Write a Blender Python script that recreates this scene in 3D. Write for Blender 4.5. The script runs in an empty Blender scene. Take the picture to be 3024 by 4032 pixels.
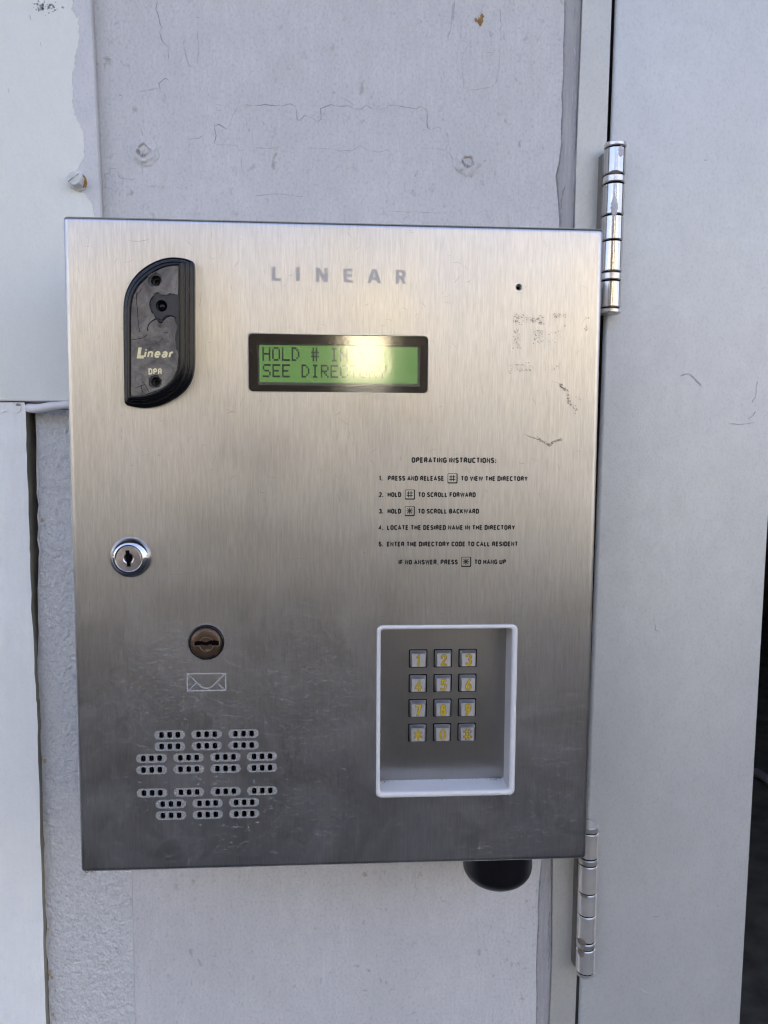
import bpy, bmesh, math, random
from mathutils import Vector, Matrix

random.seed(7)
R = math.radians
SC = bpy.context.scene
COL = SC.collection

# ------------------------------------------------------------------ camera
Z0 = 1.45                       # height of the panel's centre above the ground
CAM = Vector((-0.00092, -0.43889, Z0 + 0.06104))
PITCH, YAW, ROLL = -0.08198, -0.06122, -0.00572
ROT = (Matrix.Rotation(YAW, 3, 'Z') @ Matrix.Rotation(PITCH, 3, 'X') @ Matrix.Rotation(ROLL, 3, 'Y'))
FPX, CX, CY = 3029.5, 1512.0, 2016.0      # focal length and centre in photo pixels (3024 x 4032)

cam_data = bpy.data.cameras.new('camera')
cam = bpy.data.objects.new('camera', cam_data)
COL.objects.link(cam)
r_, f_, u_ = ROT.col[0], ROT.col[1], ROT.col[2]
m4 = Matrix(((r_[0], u_[0], -f_[0], CAM.x), (r_[1], u_[1], -f_[1], CAM.y), (r_[2], u_[2], -f_[2], CAM.z), (0, 0, 0, 1)))
cam.matrix_world = m4
cam_data.sensor_fit = 'VERTICAL'
cam_data.sensor_height = 24.0
cam_data.lens = 24.0 * FPX / 4032.0
cam_data.clip_start = 0.01
cam_data.clip_end = 400
SC.camera = cam

# ------------------------------------------------------------------ light
SUN_EL, SUN_ROT = 35.0, 14.0
world = bpy.data.worlds.new('World')
SC.world = world
world.use_nodes = True
wn = world.node_tree
wn.nodes.clear()
sky = wn.nodes.new('ShaderNodeTexSky')
sky.sky_type = 'NISHITA'
sky.sun_disc = False
sky.sun_elevation = R(SUN_EL)
sky.sun_rotation = R(SUN_ROT)
sky.air_density = 0.37
sky.dust_density = 8.0
sky.ozone_density = 0.6
bg = wn.nodes.new('ShaderNodeBackground')
bg.inputs['Strength'].default_value = 0.15
wo = wn.nodes.new('ShaderNodeOutputWorld')
wn.links.new(sky.outputs[0], bg.inputs[0])
wn.links.new(bg.outputs[0], wo.inputs[0])

sl = bpy.data.lights.new('sun', 'SUN')
sl.energy = 5.0
sl.angle = R(0.5)
sl.color = (1.0, 0.93, 0.82)
sun = bpy.data.objects.new('sun', sl)
COL.objects.link(sun)
sdir = Vector((math.sin(R(SUN_ROT)) * math.cos(R(SUN_EL)), math.cos(R(SUN_ROT)) * math.cos(R(SUN_EL)), math.sin(R(SUN_EL))))
sun.rotation_euler = (-sdir).to_track_quat('-Z', 'Y').to_euler()
sun.location = (0, 6, 8)

SC.view_settings.view_transform = 'Standard'
SC.view_settings.look = 'None'
SC.view_settings.exposure = 3.29
SC.view_settings.gamma = 1.0
SC.view_settings.use_curve_mapping = False
SC.render.engine = 'CYCLES'
world.cycles.sampling_method = 'NONE'
SC.cycles.max_bounces = 6
SC.cycles.pixel_filter_type = 'BLACKMAN_HARRIS'
SC.cycles.filter_width = 1.2
SC.cycles.use_denoising = True

# ------------------------------------------------------------------ helpers
def U(px, py, y=0.0):
    """point of the plane Y = y that the photograph shows at pixel (px, py)"""
    d = ROT @ Vector(((px - CX) / FPX, 1.0, -(py - CY) / FPX))
    t = (y - CAM.y) / d.y
    return CAM + d * t

def pts(region, scale, pairs, y=0.0):
    return [U(region[0] + a * scale, region[1] + b * scale, y) for a, b in pairs]

def xz(v):
    return (v.x, v.z)

def set_props(o, label=None, cat=None, group=None, kind=None):
    if label: o['label'] = label
    if cat: o['category'] = cat
    if group: o['group'] = group
    if kind: o['kind'] = kind
    return o

def empty(name, loc, label=None, cat=None, group=None, kind=None):
    o = bpy.data.objects.new(name, None)
    o.empty_display_size = 0.02
    COL.objects.link(o)
    o.location = loc
    return set_props(o, label, cat, group, kind)

def link(name, bm, mats, parent=None, smooth=False, recalc=False):
    if recalc:
        bmesh.ops.recalc_face_normals(bm, faces=bm.faces)
    me = bpy.data.meshes.new(name)
    bm.to_mesh(me)
    bm.free()
    if not isinstance(mats, (list, tuple)):
        mats = [mats]
    for m in mats:
        me.materials.append(m)
    if smooth:
        me.shade_smooth()
    o = bpy.data.objects.new(name, me)
    COL.objects.link(o)
    if parent is not None:
        o.parent = parent
        base = Vector((0, 0, 0))
        p = parent
        while p is not None:
            base += p.location
            p = p.parent
        me.transform(Matrix.Translation(-base))
    return o

def auto_smooth(o, deg=35):
    me = o.data
    me.shade_smooth()
    b = bmesh.new(); b.from_mesh(me)
    for e in b.edges:
        if len(e.link_faces) == 2 and e.calc_face_angle(0) > R(deg):
            e.smooth = False
    b.to_mesh(me); b.free()
    return o

def box(bm, x0, x1, y0, y1, z0, z1, mi=0, bev=0.0):
    ret = bmesh.ops.create_cube(bm, size=1.0)
    vs = ret['verts']
    for v in vs:
        v.co = Vector((x0 + (v.co.x + .5) * (x1 - x0), y0 + (v.co.y + .5) * (y1 - y0), z0 + (v.co.z + .5) * (z1 - z0)))
    fs = list({f for v in vs for f in v.link_faces})
    for f in fs: f.material_index = mi
    if bev:
        es = list({e for v in vs for e in v.link_edges})
        rr = bmesh.ops.bevel(bm, geom=es, offset=bev, segments=2, affect='EDGES', profile=.5)
        for f in rr['faces']: f.material_index = mi

def flat(loops, y, th, bm=None, mi=0):
    """filled outline(s) with holes in the XZ plane; front face at y, th deep"""
    cu = bpy.data.curves.new('tmp', 'CURVE')
    cu.dimensions = '2D'
    cu.fill_mode = 'BOTH'
    cu.extrude = th / 2
    for lp in loops:
        s = cu.splines.new('POLY')
        s.points.add(len(lp) - 1)
        for p, q in zip(s.points, lp):
            p.co = (q[0], q[1] - Z0, 0, 1)
        s.use_cyclic_u = True
    ob = bpy.data.objects.new('tmp', cu)
    COL.objects.link(ob)
    dg = bpy.context.evaluated_depsgraph_get()
    me = bpy.data.meshes.new_from_object(ob.evaluated_get(dg))
    COL.objects.unlink(ob)
    bpy.data.objects.remove(ob)
    bpy.data.curves.remove(cu)
    me.transform(Matrix(((1, 0, 0, 0), (0, 0, -1, y + th / 2), (0, 1, 0, Z0), (0, 0, 0, 1))))
    if bm is None:
        bm = bmesh.new()
    n0 = len(bm.faces)
    bm.from_mesh(me)
    bm.faces.ensure_lookup_table()
    for f in bm.faces[n0:]:
        f.material_index = mi
    bpy.data.meshes.remove(me)
    return bm

def rrect(x0, z0, x1, z1, r, n=6):
    out = []
    for cx, cz, a0 in ((x1 - r, z1 - r, 0), (x0 + r, z1 - r, 90), (x0 + r, z0 + r, 180), (x1 - r, z0 + r, 270)):
        for k in range(n + 1):
            a = R(a0 + 90 * k / n)
            out.append((cx + r * math.cos(a), cz + r * math.sin(a)))
    return out

def circle(cx, cz, r, n=40, ph=0.0):
    return [(cx + r * math.cos(2 * math.pi * k / n + ph), cz + r * math.sin(2 * math.pi * k / n + ph)) for k in range(n)]

def loft(bm, rings, mi=0, cap_last=False, cap_first=False, closed=True):
    vr = [[bm.verts.new(p) for p in ring] for ring in rings]
    n = len(vr[0])
    for a, b in zip(vr, vr[1:]):
        for k in range(n if closed else n - 1):
            k2 = (k + 1) % n
            f = bm.faces.new((a[k], a[k2], b[k2], b[k]))
            f.material_index = mi
    if cap_last:
        bm.faces.new(vr[-1]).material_index = mi
    if cap_first:
        bm.faces.new(list(reversed(vr[0]))).material_index = mi
    return vr

def lathe_y(bm, cx, cz, prof, n=48, mi=0, cap=True, y0=0.0):
    """prof: (radius, height towards the viewer)"""
    rings = []
    for r, h in prof:
        rings.append([(cx + r * math.cos(2 * math.pi * k / n), y0 - h, cz + r * math.sin(2 * math.pi * k / n)) for k in range(n)])
    loft(bm, rings, mi, cap_last=cap)

def lathe_axis(bm, a, b, prof, n=40, mi=0, caps=True):
    """prof: (t along a-b in 0..1, radius)"""
    d = (b - a)
    L = d.length
    d.normalize()
    s = d.cross(Vector((0, 1, 0))).normalized()
    w = s.cross(d).normalized()
    rings = [[a + d * (t * L) + s * (r * math.cos(2 * math.pi * k / n)) + w * (r * math.sin(2 * math.pi * k / n)) for k in range(n)] for t, r in prof]
    loft(bm, rings, mi, cap_last=caps, cap_first=caps)

LAYER = [0]
def lift(y):
    LAYER[0] = (LAYER[0] + 1) % 900
    return y - LAYER[0] * 4e-8

def ribbon(bm, path, w, y, mi=0, taper=True, wob=0.0):
    """thin stroke lying on the plane Y = y; path of (x, z)"""
    y = lift(y)
    n = len(path)
    L, Rr = [], []
    for i, p in enumerate(path):
        a = path[max(i - 1, 0)]; b = path[min(i + 1, n - 1)]
        dx, dz = b[0] - a[0], b[1] - a[1]
        l = math.hypot(dx, dz) or 1e-9
        ww = w * .5
        if taper and (i == 0 or i == n - 1): ww *= .25
        if wob: ww *= 1 + random.uniform(-wob, wob)
        nx, nz = -dz / l * ww, dx / l * ww
        L.append(bm.verts.new((p[0] + nx, y, p[1] + nz)))
        Rr.append(bm.verts.new((p[0] - nx, y, p[1] - nz)))
    for i in range(n - 1):
        f = bm.faces.new((L[i], Rr[i], Rr[i + 1], L[i + 1]))
        f.material_index = mi
        f.normal_update()
        if f.normal.y > 0: f.normal_flip()

def stroke(bm, path, w, y, mi=0, closed=False, caps=True):
    """constant-width printed stroke with round joints"""
    pairs = list(zip(path, path[1:])) + ([(path[-1], path[0])] if closed else [])
    for a, b in pairs:
        dx, dz = b[0] - a[0], b[1] - a[1]
        l = math.hypot(dx, dz)
        if l < 1e-9: continue
        nx, nz = -dz / l * w / 2, dx / l * w / 2
        vs = [bm.verts.new((q[0] + s * nx, y, q[1] + s * nz)) for q, s in ((a, 1), (a, -1), (b, -1), (b, 1))]
        f = bm.faces.new(vs); f.material_index = mi
        f.normal_update()
        if f.normal.y > 0: f.normal_flip()
        y -= 2e-6

def jitter_path(path, step, amp):
    out = []
    for (a, b) in zip(path, path[1:]):
        l = math.hypot(b[0] - a[0], b[1] - a[1])
        n = max(1, int(l / step))
        for k in range(n):
            t = k / n
            out.append((a[0] + (b[0] - a[0]) * t + random.gauss(0, amp), a[1] + (b[1] - a[1]) * t + random.gauss(0, amp)))
    out.append(path[-1])
    return out

def tube(bm, path, rad, n=14, mi=0, flat_y=1.0):
    P = [Vector(p) for p in path]
    rings = []
    up = Vector((0, 1, 0))
    for i, p in enumerate(P):
        d = (P[min(i + 1, len(P) - 1)] - P[max(i - 1, 0)]).normalized()
        s = d.cross(up)
        if s.length < 1e-4: s = d.cross(Vector((0, 0, 1)))
        s.normalize()
        w = s.cross(d).normalized()
        r = rad[i] if isinstance(rad, (list, tuple)) else rad
        rings.append([p + s * (r * math.cos(2 * math.pi * k / n)) + w * (r * flat_y * math.sin(2 * math.pi * k / n)) for k in range(n)])
    loft(bm, rings, mi, cap_last=True, cap_first=True)

def catmull(P, per=4, closed=True):
    n = len(P); out = []
    rng = range(n) if closed else range(n - 1)
    for i in rng:
        if closed:
            p0, p1, p2, p3 = P[i - 1], P[i], P[(i + 1) % n], P[(i + 2) % n]
        else:
            p0, p1, p2, p3 = P[max(i - 1, 0)], P[i], P[i + 1], P[min(i + 2, n - 1)]
        for k in range(per):
            t = k / per
            out.append(tuple(.5 * ((2 * b) + (-a + c) * t + (2 * a - 5 * b + 4 * c - d) * t * t + (-a + 3 * b - 3 * c + d) * t ** 3)
                             for a, b, c, d in zip(p0, p1, p2, p3)))
    if not closed: out.append(tuple(P[-1]))
    return out

def text_mesh(bm, s, x0, x1, zb, cap, y, th, bold=0.0, shear=0.0, mi=0):
    def build(body):
        cu = bpy.data.curves.new('tmp', 'FONT')
        cu.body = body
        cu.size = 1.0
        cu.offset = bold
        cu.shear = shear
        cu.resolution_u = 4
        ob = bpy.data.objects.new('tmp', cu)
        COL.objects.link(ob)
        dg = bpy.context.evaluated_depsgraph_get()
        me = bpy.data.meshes.new_from_object(ob.evaluated_get(dg))
        COL.objects.unlink(ob)
        bpy.data.objects.remove(ob); bpy.data.curves.remove(cu)
        return me
    h = build('H')
    zs = [v.co.y for v in h.vertices]
    zlo, hh = min(zs), max(zs) - min(zs)
    bpy.data.meshes.remove(h)
    me = build(s)
    xs = [v.co.x for v in me.vertices]
    a, w = min(xs), max(xs) - min(xs)
    sx, sz = (x1 - x0) / w, cap / hh
    tmp = bmesh.new(); tmp.from_mesh(me)
    bpy.data.meshes.remove(me)
    for v in tmp.verts:
        v.co = Vector((x0 + (v.co.x - a) * sx, y, zb + (v.co.y - zlo) * sz))
    for f in tmp.faces:
        f.material_index = mi
        f.normal_update()
        if f.normal.y > 0: f.normal_flip()
    m2 = bpy.data.meshes.new('tmp'); tmp.to_mesh(m2); tmp.free()
    n0 = len(bm.faces)
    bm.from_mesh(m2)
    bm.faces.ensure_lookup_table()
    for f in bm.faces[n0:]: f.material_index = mi
    bpy.data.meshes.remove(m2)

def arcp(cx, cz, rx, rz, a0, a1, n=5):
    return [(cx + rx * math.cos(R(a0 + (a1 - a0) * k / n)), cz + rz * math.sin(R(a0 + (a1 - a0) * k / n))) for k in range(n + 1)]

W_, T_ = .40, 0.0      # narrow grotesque capitals drawn as strokes: cap height 1, stem centres 0..W_
_o = arcp(.2, .78, .2, .22, 180, 0, 6) + arcp(.2, .22, .2, .22, 0, -180, 6)
_c = arcp(.2, .78, .2, .22, 15, 180, 6) + arcp(.2, .22, .2, .22, 180, 345, 6)
_p = [(0, 1), (.2, 1)] + arcp(.2, .74, .19, .26, 90, -90, 6) + [(0, .48)]
CAPS = {
    'O': (.40, [_o + [_o[0]]]), 'C': (.39, [_c]), 'G': (.40, [_c + [(.40, .46), (.22, .46)]]),
    'D': (.40, [[(0, 0), (0, 1), (.18, 1)] + arcp(.18, .76, .22, .24, 90, 0, 4) + arcp(.18, .24, .22, .24, 0, -90, 4) + [(0, 0)]]),
    'P': (.39, [[(0, 0), (0, 1)], _p]), 'R': (.41, [[(0, 0), (0, 1)], _p, [(.2, .48), (.30, .44), (.36, .33), (.37, .08), (.41, 0)]]),
    'B': (.40, [[(0, 0), (0, 1)], [(0, 1), (.2, 1)] + arcp(.2, .76, .18, .24, 90, -90, 6) + [(0, .52)], [(.2, .52)] + arcp(.2, .26, .20, .26, 90, -90, 6) + [(0, 0)]]),
    'E': (.33, [[(.33, 1), (0, 1), (0, 0), (.34, 0)], [(0, .52), (.30, .52)]]), 'F': (.33, [[(.33, 1), (0, 1), (0, 0)], [(0, .5), (.30, .5)]]),
    'A': (.44, [[(0, 0), (.22, 1), (.44, 0)], [(.08, .3), (.36, .3)]]), 'T': (.40, [[(0, 1), (.40, 1)], [(.20, 1), (.20, 0)]]), 'I': (0, [[(0, 0), (0, 1)]]),
    'N': (.40, [[(0, 0), (0, 1), (.40, 0), (.40, 1)]]), 'M': (.52, [[(0, 0), (0, 1), (.26, .1), (.52, 1), (.52, 0)]]), 'H': (.40, [[(0, 0), (0, 1)], [(.40, 0), (.40, 1)], [(0, .51), (.40, .51)]]),
    'S': (.38, [arcp(.19, .76, .18, .24, 15, 180, 6) + [(.02, .66), (.10, .55), (.28, .46), (.37, .36)] + arcp(.19, .25, .19, .25, 0, -165, 6)]),
    'U': (.40, [[(0, 1), (0, .22)] + arcp(.2, .22, .2, .22, 180, 360, 6) + [(.40, 1)]]), 'L': (.32, [[(0, 1), (0, 0), (.32, 0)]]), 'V': (.42, [[(0, 1), (.21, 0), (.42, 1)]]),
    'W': (.64, [[(0, 1), (.15, 0), (.32, .95), (.49, 0), (.64, 1)]]), 'Y': (.42, [[(0, 1), (.21, .45), (.42, 1)], [(.21, .45), (.21, 0)]]), 'K': (.40, [[(0, 0), (0, 1)], [(.38, 1), (0, .38)], [(.13, .58), (.41, 0)]]),
    '1': (.18, [[(0, .78), (.16, .95), (.16, 0)]]), '2': (.36, [arcp(.18, .76, .18, .24, 165, 0, 6) + [(.33, .58), (0, 0), (.37, 0)]]),
    '3': (.37, [arcp(.18, .76, .17, .24, 160, -90, 7) + [(.14, .52)], arcp(.18, .26, .19, .26, 90, -165, 7)]), '4': (.40, [[(.29, 0), (.29, 1), (0, .28), (.40, .28)]]),
    '5': (.37, [[(.34, 1), (.04, 1), (.01, .5)] + arcp(.18, .3, .19, .3, 130, -160, 8)]),
    '.': (.02, [[(.01, -.1), (.01, .14)]]), ':': (.02, [[(.01, -.1), (.01, .14)], [(.01, .48), (.01, .72)]]), ',': (.03, [[(.03, .06), (.03, 0), (-.01, -.16)]])}

def stroke_text(bm, s, x0, x1, zb, cap, y, wt=.26, gap=.31, space=.44, mi=0):
    adv, items = 0.0, []
    for ch in s:
        if ch == ' ':
            adv += space - gap * .4; continue
        w, st = CAPS[ch]
        items.append((adv, st)); adv += w + gap
    total = adv - gap + wt
    sx = (x1 - x0) / total
    sz = cap * (1 - wt)
    t = wt * cap
    for k, (a, st) in enumerate(items):
        for q, path in enumerate(st):
            P = [(x0 + (a + wt / 2 + u) * sx, zb + t / 2 + v * sz) for u, v in path]
            ext = []
            ribbon2(bm, P, t * .97, y - ((k + q) % 5) * 4e-6, mi)

def ribbon2(bm, P, w, y, mi=0):
    """mitred constant-width stroke with square ends"""
    closed = math.hypot(P[0][0] - P[-1][0], P[0][1] - P[-1][1]) < 1e-7
    if closed: P = P[:-1]
    y = lift(y)
    n = len(P)
    Lv, Rv = [], []
    for i in range(n):
        def nrm(a, b_):
            dx, dz = b_[0] - a[0], b_[1] - a[1]
            l = math.hypot(dx, dz) or 1e-9
            return (-dz / l, dx / l)
        pr = P[i - 1] if (i > 0 or closed) else None
        nx = P[(i + 1) % n] if (i < n - 1 or closed) else None
        if pr is None: m = nrm(P[i], nx); k = 1
        elif nx is None: m = nrm(pr, P[i]); k = 1
        else:
            a, b_ = nrm(pr, P[i]), nrm(P[i], nx)
            m = (a[0] + b_[0], a[1] + b_[1]); l = math.hypot(*m) or 1e-9
            m = (m[0] / l, m[1] / l)
            k = min(1.9, 1 / max(.3, m[0] * a[0] + m[1] * a[1]))
        px, pz2 = P[i]
        if not closed and (i == 0 or i == n - 1):
            d = (-m[1], m[0]) if i == 0 else (m[1], -m[0])
            px -= 0; pz2 -= 0
        Lv.append(bm.verts.new((px + m[0] * k * w / 2, y - i * 6e-7, pz2 + m[1] * k * w / 2)))
        Rv.append(bm.verts.new((px - m[0] * k * w / 2, y - i * 6e-7, pz2 - m[1] * k * w / 2)))
    for i in range(n if closed else n - 1):
        j = (i + 1) % n
        f = bm.faces.new((Lv[i], Rv[i], Rv[j], Lv[j])); f.material_index = mi
        f.normal_update()
        if f.normal.y > 0: f.normal_flip()

def planar_uv(me, k=1.0):
    uv = me.uv_layers.new(name='UVMap')
    for lp in me.loops:
        c = me.vertices[lp.vertex_index].co
        uv.data[lp.index].uv = ((c.x + .5 * c.y) * k, c.z * k)

# ------------------------------------------------------------------ materials
def mat(name):
    m = bpy.data.materials.new(name)
    m.use_nodes = True
    nt = m.node_tree
    return m, nt, nt.nodes['Principled BSDF']

def N(nt, kind, **kw):
    n = nt.nodes.new(kind)
    for k, v in kw.items():
        if hasattr(n, k) and not k.startswith('i_'):
            setattr(n, k, v)
    return n

def noise(nt, scale=(1, 1, 1), detail=4, rough=.55, dist=0.0, off=(0, 0, 0)):
    tc = N(nt, 'ShaderNodeTexCoord')
    mp = N(nt, 'ShaderNodeMapping')
    mp.inputs['Scale'].default_value = scale
    mp.inputs['Location'].default_value = off
    nt.links.new(tc.outputs['Object'], mp.inputs[0])
    t = N(nt, 'ShaderNodeTexNoise')
    t.inputs['Scale'].default_value = 1.0
    t.inputs['Detail'].default_value = detail
    t.inputs['Roughness'].default_value = rough
    t.inputs['Distortion'].default_value = dist
    nt.links.new(mp.outputs[0], t.inputs['Vector'])
    return t.outputs['Fac']

def ramp(nt, fac, stops):
    r = N(nt, 'ShaderNodeValToRGB')
    while len(r.color_ramp.elements) < len(stops):
        r.color_ramp.elements.new(.5)
    for e, (p, c) in zip(r.color_ramp.elements, stops):
        e.position = p
        e.color = (c, c, c, 1) if isinstance(c, (int, float)) else (*c, 1)
    nt.links.new(fac, r.inputs[0])
    return r.outputs[0]

def mixc(nt, fac, a, b, mode='MIX'):
    m = N(nt, 'ShaderNodeMix', data_type='RGBA', blend_type=mode)
    for idx, v in ((0, fac), (6, a), (7, b)):
        if hasattr(v, 'is_linked'):
            nt.links.new(v, m.inputs[idx])
        elif idx == 0:
            m.inputs[0].default_value = v
        else:
            m.inputs[idx].default_value = (*v, 1)
    return m.outputs[2]

def bump(nt, b, h, strength=.3, dist=.001, chain=None):
    n = N(nt, 'ShaderNodeBump')
    n.inputs['Strength'].default_value = strength
    n.inputs['Distance'].default_value = dist
    nt.links.new(h, n.inputs['Height'])
    if chain is not None: nt.links.new(chain, n.inputs['Normal'])
    nt.links.new(n.outputs[0], b.inputs['Normal'])
    return n.outputs[0]

def simple(name, col, rough=.5, metal=0.0, spec=.5, bumpy=0.0, bscale=400, vary=.12, coat=0.0):
    m, nt, b = mat(name)
    f = noise(nt, (bscale * .35,) * 3, 5)
    c = mixc(nt, ramp(nt, f, [(.3, 0.0), (.7, 1.0)]), tuple(x * (1 - vary) for x in col), tuple(min(1, x * (1 + vary)) for x in col))
    nt.links.new(c, b.inputs['Base Color'])
    b.inputs['Roughness'].default_value = rough
    b.inputs['Metallic'].default_value = metal
    b.inputs['Specular IOR Level'].default_value = spec
    b.inputs['Coat Weight'].default_value = coat
    if bumpy:
        bump(nt, b, noise(nt, (bscale,) * 3, 4, off=(3, 1, 7)), bumpy, .0006)
    return m

def paint(name, col, streak=(0, 0), speck=.5, bump_s=.35, grain=(260, 260, 260), dirt=(.55, .53, .50), rough=.5, patch=.06, speck_scale=(150, 150, 110), speck_lo=.63, metal=0.0, bdist=.0012, fine=.11):
    m, nt, b = mat(name)
    big = noise(nt, (9, 9, 6), 5, .6)
    c = mixc(nt, ramp(nt, big, [(.3, 0.0), (.72, 1.0)]), tuple(x * (1 - patch) for x in col), tuple(min(1, x * (1 + patch)) for x in col))
    mo = noise(nt, (75, 75, 48), 5, .65, .5, off=(8, 1, 4))
    c = mixc(nt, ramp(nt, mo, [(.36, 0.0), (.64, 1.0)]), mixc(nt, .5, c, tuple(x * (1 - patch * 1.6) for x in col)), c)
    gr = noise(nt, (620, 620, 430), 3, .7, off=(13, 4, 8))
    c = mixc(nt, ramp(nt, gr, [(.30, 0.0), (.48, .8), (.66, 1.0)]), mixc(nt, fine, c, (0, 0, 0)), c)
    if streak[0]:
        st = noise(nt, (520, 520, 22), 4, .6, off=(2, 5, 1))
        c = mixc(nt, ramp(nt, st, [(.38, streak[0]), (.62, 0.0)]), c, tuple(x * streak[1] for x in col))
    if speck:
        sp = noise(nt, speck_scale, 5, .65, .4, off=(11, 3, 5))
        gate = noise(nt, (16, 16, 11), 3, .6, off=(4, 9, 2))
        k = N(nt, 'ShaderNodeMath', operation='MULTIPLY')
        nt.links.new(ramp(nt, sp, [(speck_lo, 0.0), (speck_lo + .09, speck)]), k.inputs[0])
        nt.links.new(ramp(nt, gate, [(.38, .15), (.62, 1.0)]), k.inputs[1])
        c = mixc(nt, k.outputs[0], c, tuple(x * y for x, y in zip(col, dirt)))
    nt.links.new(c, b.inputs['Base Color'])
    b.inputs['Roughness'].default_value = rough
    b.inputs['Metallic'].default_value = metal
    h1 = bump(nt, b, noise(nt, grain, 5, .6, off=(1, 2, 3)), bump_s, bdist)
    return m

def brushed(name, col, rough=.3, aniso=.8, contrast=.10, bs=.06, haze=.0):
    m, nt, b = mat(name)
    s1 = noise(nt, (2200, 400, 120), 3, .6)
    s2 = noise(nt, (1100, 300, 70), 3, .6, off=(5, 1, 2))
    big = noise(nt, (14, 14, 12), 4, .6, off=(1, 7, 3))
    mx = N(nt, 'ShaderNodeMath', operation='ADD')
    nt.links.new(s1, mx.inputs[0]); nt.links.new(s2, mx.inputs[1])
    hf = N(nt, 'ShaderNodeMath', operation='MULTIPLY'); hf.inputs[1].default_value = .5
    nt.links.new(mx.outputs[0], hf.inputs[0])
    c = mixc(nt, ramp(nt, hf.outputs[0], [(.36, 0.0), (.64, 1.0)]), tuple(x * (1 - contrast) for x in col), tuple(min(1, x * (1 + contrast)) for x in col))
    nt.links.new(c, b.inputs['Base Color'])
    hz = noise(nt, (30, 30, 26), 5, .68, .6, off=(6, 2, 9))
    nt.links.new(ramp(nt, hz, [(.38, 1.0), (.66, 1.0 - haze)]), b.inputs['Metallic'])
    rr = N(nt, 'ShaderNodeMapRange')
    rr.inputs['From Min'].default_value = .3; rr.inputs['From Max'].default_value = .7
    rr.inputs['To Min'].default_value = rough * .85; rr.inputs['To Max'].default_value = rough * 1.2
    nt.links.new(big, rr.inputs['Value'])
    nt.links.new(rr.outputs[0], b.inputs['Roughness'])
    b.inputs['Anisotropic'].default_value = aniso
    tg = N(nt, 'ShaderNodeTangent', direction_type='UV_MAP')
    nt.links.new(tg.outputs[0], b.inputs['Tangent'])
    bump(nt, b, hf.outputs[0], bs, .0004)
    return m

M = {}
M['steel'] = brushed('brushed steel', (.55, .54, .525), .34, .85, .12, .06, .10)
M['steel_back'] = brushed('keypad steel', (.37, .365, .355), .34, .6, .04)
M['scratch'] = simple('bare scratch', (.40, .40, .39), .6, .25, bscale=900, vary=.3)
M['residue'] = simple('dried residue', (.34, .285, .21), .8, bscale=2500, vary=.35)
M['dark_scratch'] = simple('dark scratch', (.28, .25, .21), .6, .5, bscale=900)
M['etch'] = simple('etched steel', (.335, .335, .32), .65, .3, bscale=1500, vary=.05)
M['etch_dark'] = simple('etched lettering', (.50, .475, .43), .55, .6, bscale=1500, vary=.05)
M['etch_line'] = simple('etched outline', (.40, .40, .39), .7, .1, bscale=1500, vary=.06)
M['ink'] = simple('black ink', (.012, .012, .013), .5, bscale=800)
M['black'] = simple('black plastic', (.006, .0065, .008), .2, bscale=900, bumpy=.03, spec=.35)
M['bezel'] = simple('display bezel black', (.0022, .0021, .002), .3, bscale=900, spec=.06)
M['black_matte'] = simple('matte black plastic', (.007, .007, .009), .32, bscale=600, spec=.35)
M['face'] = simple('worn grey plastic', (.040, .038, .035), .42, bscale=500, bumpy=.15)
M['hole'] = simple('dark hole', (.002, .002, .0025), .6, spec=.04)
M['cream'] = simple('cream print', (.86, .77, .44), .55, bscale=900)
M['chrome'] = simple('polished chrome', (.62, .63, .66), .10, 1.0, bscale=300, bumpy=.04, vary=.04)
M['lockface'] = simple('nickel lock face', (.66, .61, .60), .30, 1.0, bscale=700, bumpy=.15, vary=.08)
M['brown'] = simple('brown bronze', (.105, .068, .042), .34, .55, bscale=700, bumpy=.1, vary=.15)
M['brown_edge'] = simple('rubbed bronze edge', (.30, .20, .12), .4, .6, bscale=700)
M['white_plastic'] = simple('white plastic', (.73, .73, .72), .38, bscale=260, bumpy=.06, vary=.03)
M['grime'] = simple('grime', (.16, .135, .105), .85, bscale=1500, vary=.3)
M['key'] = brushed('key metal', (.60, .60, .61), .42, .3, .04)
_k = M['key'].node_tree; _k.links.remove(_k.nodes['Principled BSDF'].inputs['Metallic'].links[0]); _k.nodes['Principled BSDF'].inputs['Metallic'].default_value = .72
M['key_side'] = simple('key side metal', (.55, .55, .56), .28, .85, bscale=600)
M['yellow'] = simple('yellow paint', (.52, .36, .015), .5, bscale=1800, vary=.2)
M['engraved'] = simple('engraved edge', (.10, .085, .045), .6, bscale=1500)
M['lcd'] = simple('lcd green', (.060, .105, .038), .45, bscale=200, vary=.04)
_b = M['lcd'].node_tree.nodes['Principled BSDF']
_b.inputs['Emission Color'].default_value = (.075, .17, .043, 1)
_b.inputs['Emission Strength'].default_value = .16      # the display is back-lit
M['lcd_ink'] = simple('lcd segment', (.003, .020, .038), .45, bscale=2000, vary=.35)
M['lip'] = simple('grey lcd frame', (.30, .31, .31), .45, bscale=600)
M['cable'] = simple('white cable sheath', (.82, .80, .80), .42, bscale=160, bumpy=.1, vary=.04)
M['crack'] = simple('paint crack', (.29, .285, .295), .8, bscale=700, vary=.2)
M['crack_soft'] = simple('faint paint crack', (.43, .43, .45), .8, bscale=700, vary=.2)
M['rust'] = simple('rust', (.33, .19, .07), .85, bscale=1500, vary=.5)
M['screw'] = simple('painted screw', (.68, .70, .68), .38, bscale=500, bumpy=.25)
M['paint_centre'] = paint('weathered lilac grey paint', (.665, .66, .645), fine=.26, streak=(.42, .84), speck=.95, speck_lo=.60, bump_s=.6, grain=(240, 240, 80), patch=.09)
M['paint_stipple'] = paint('stippled lilac grey paint', (.71, .715, .70), fine=.22, speck=.5, bump_s=1.0, grain=(260, 260, 230), patch=.06, bdist=.003)
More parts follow.
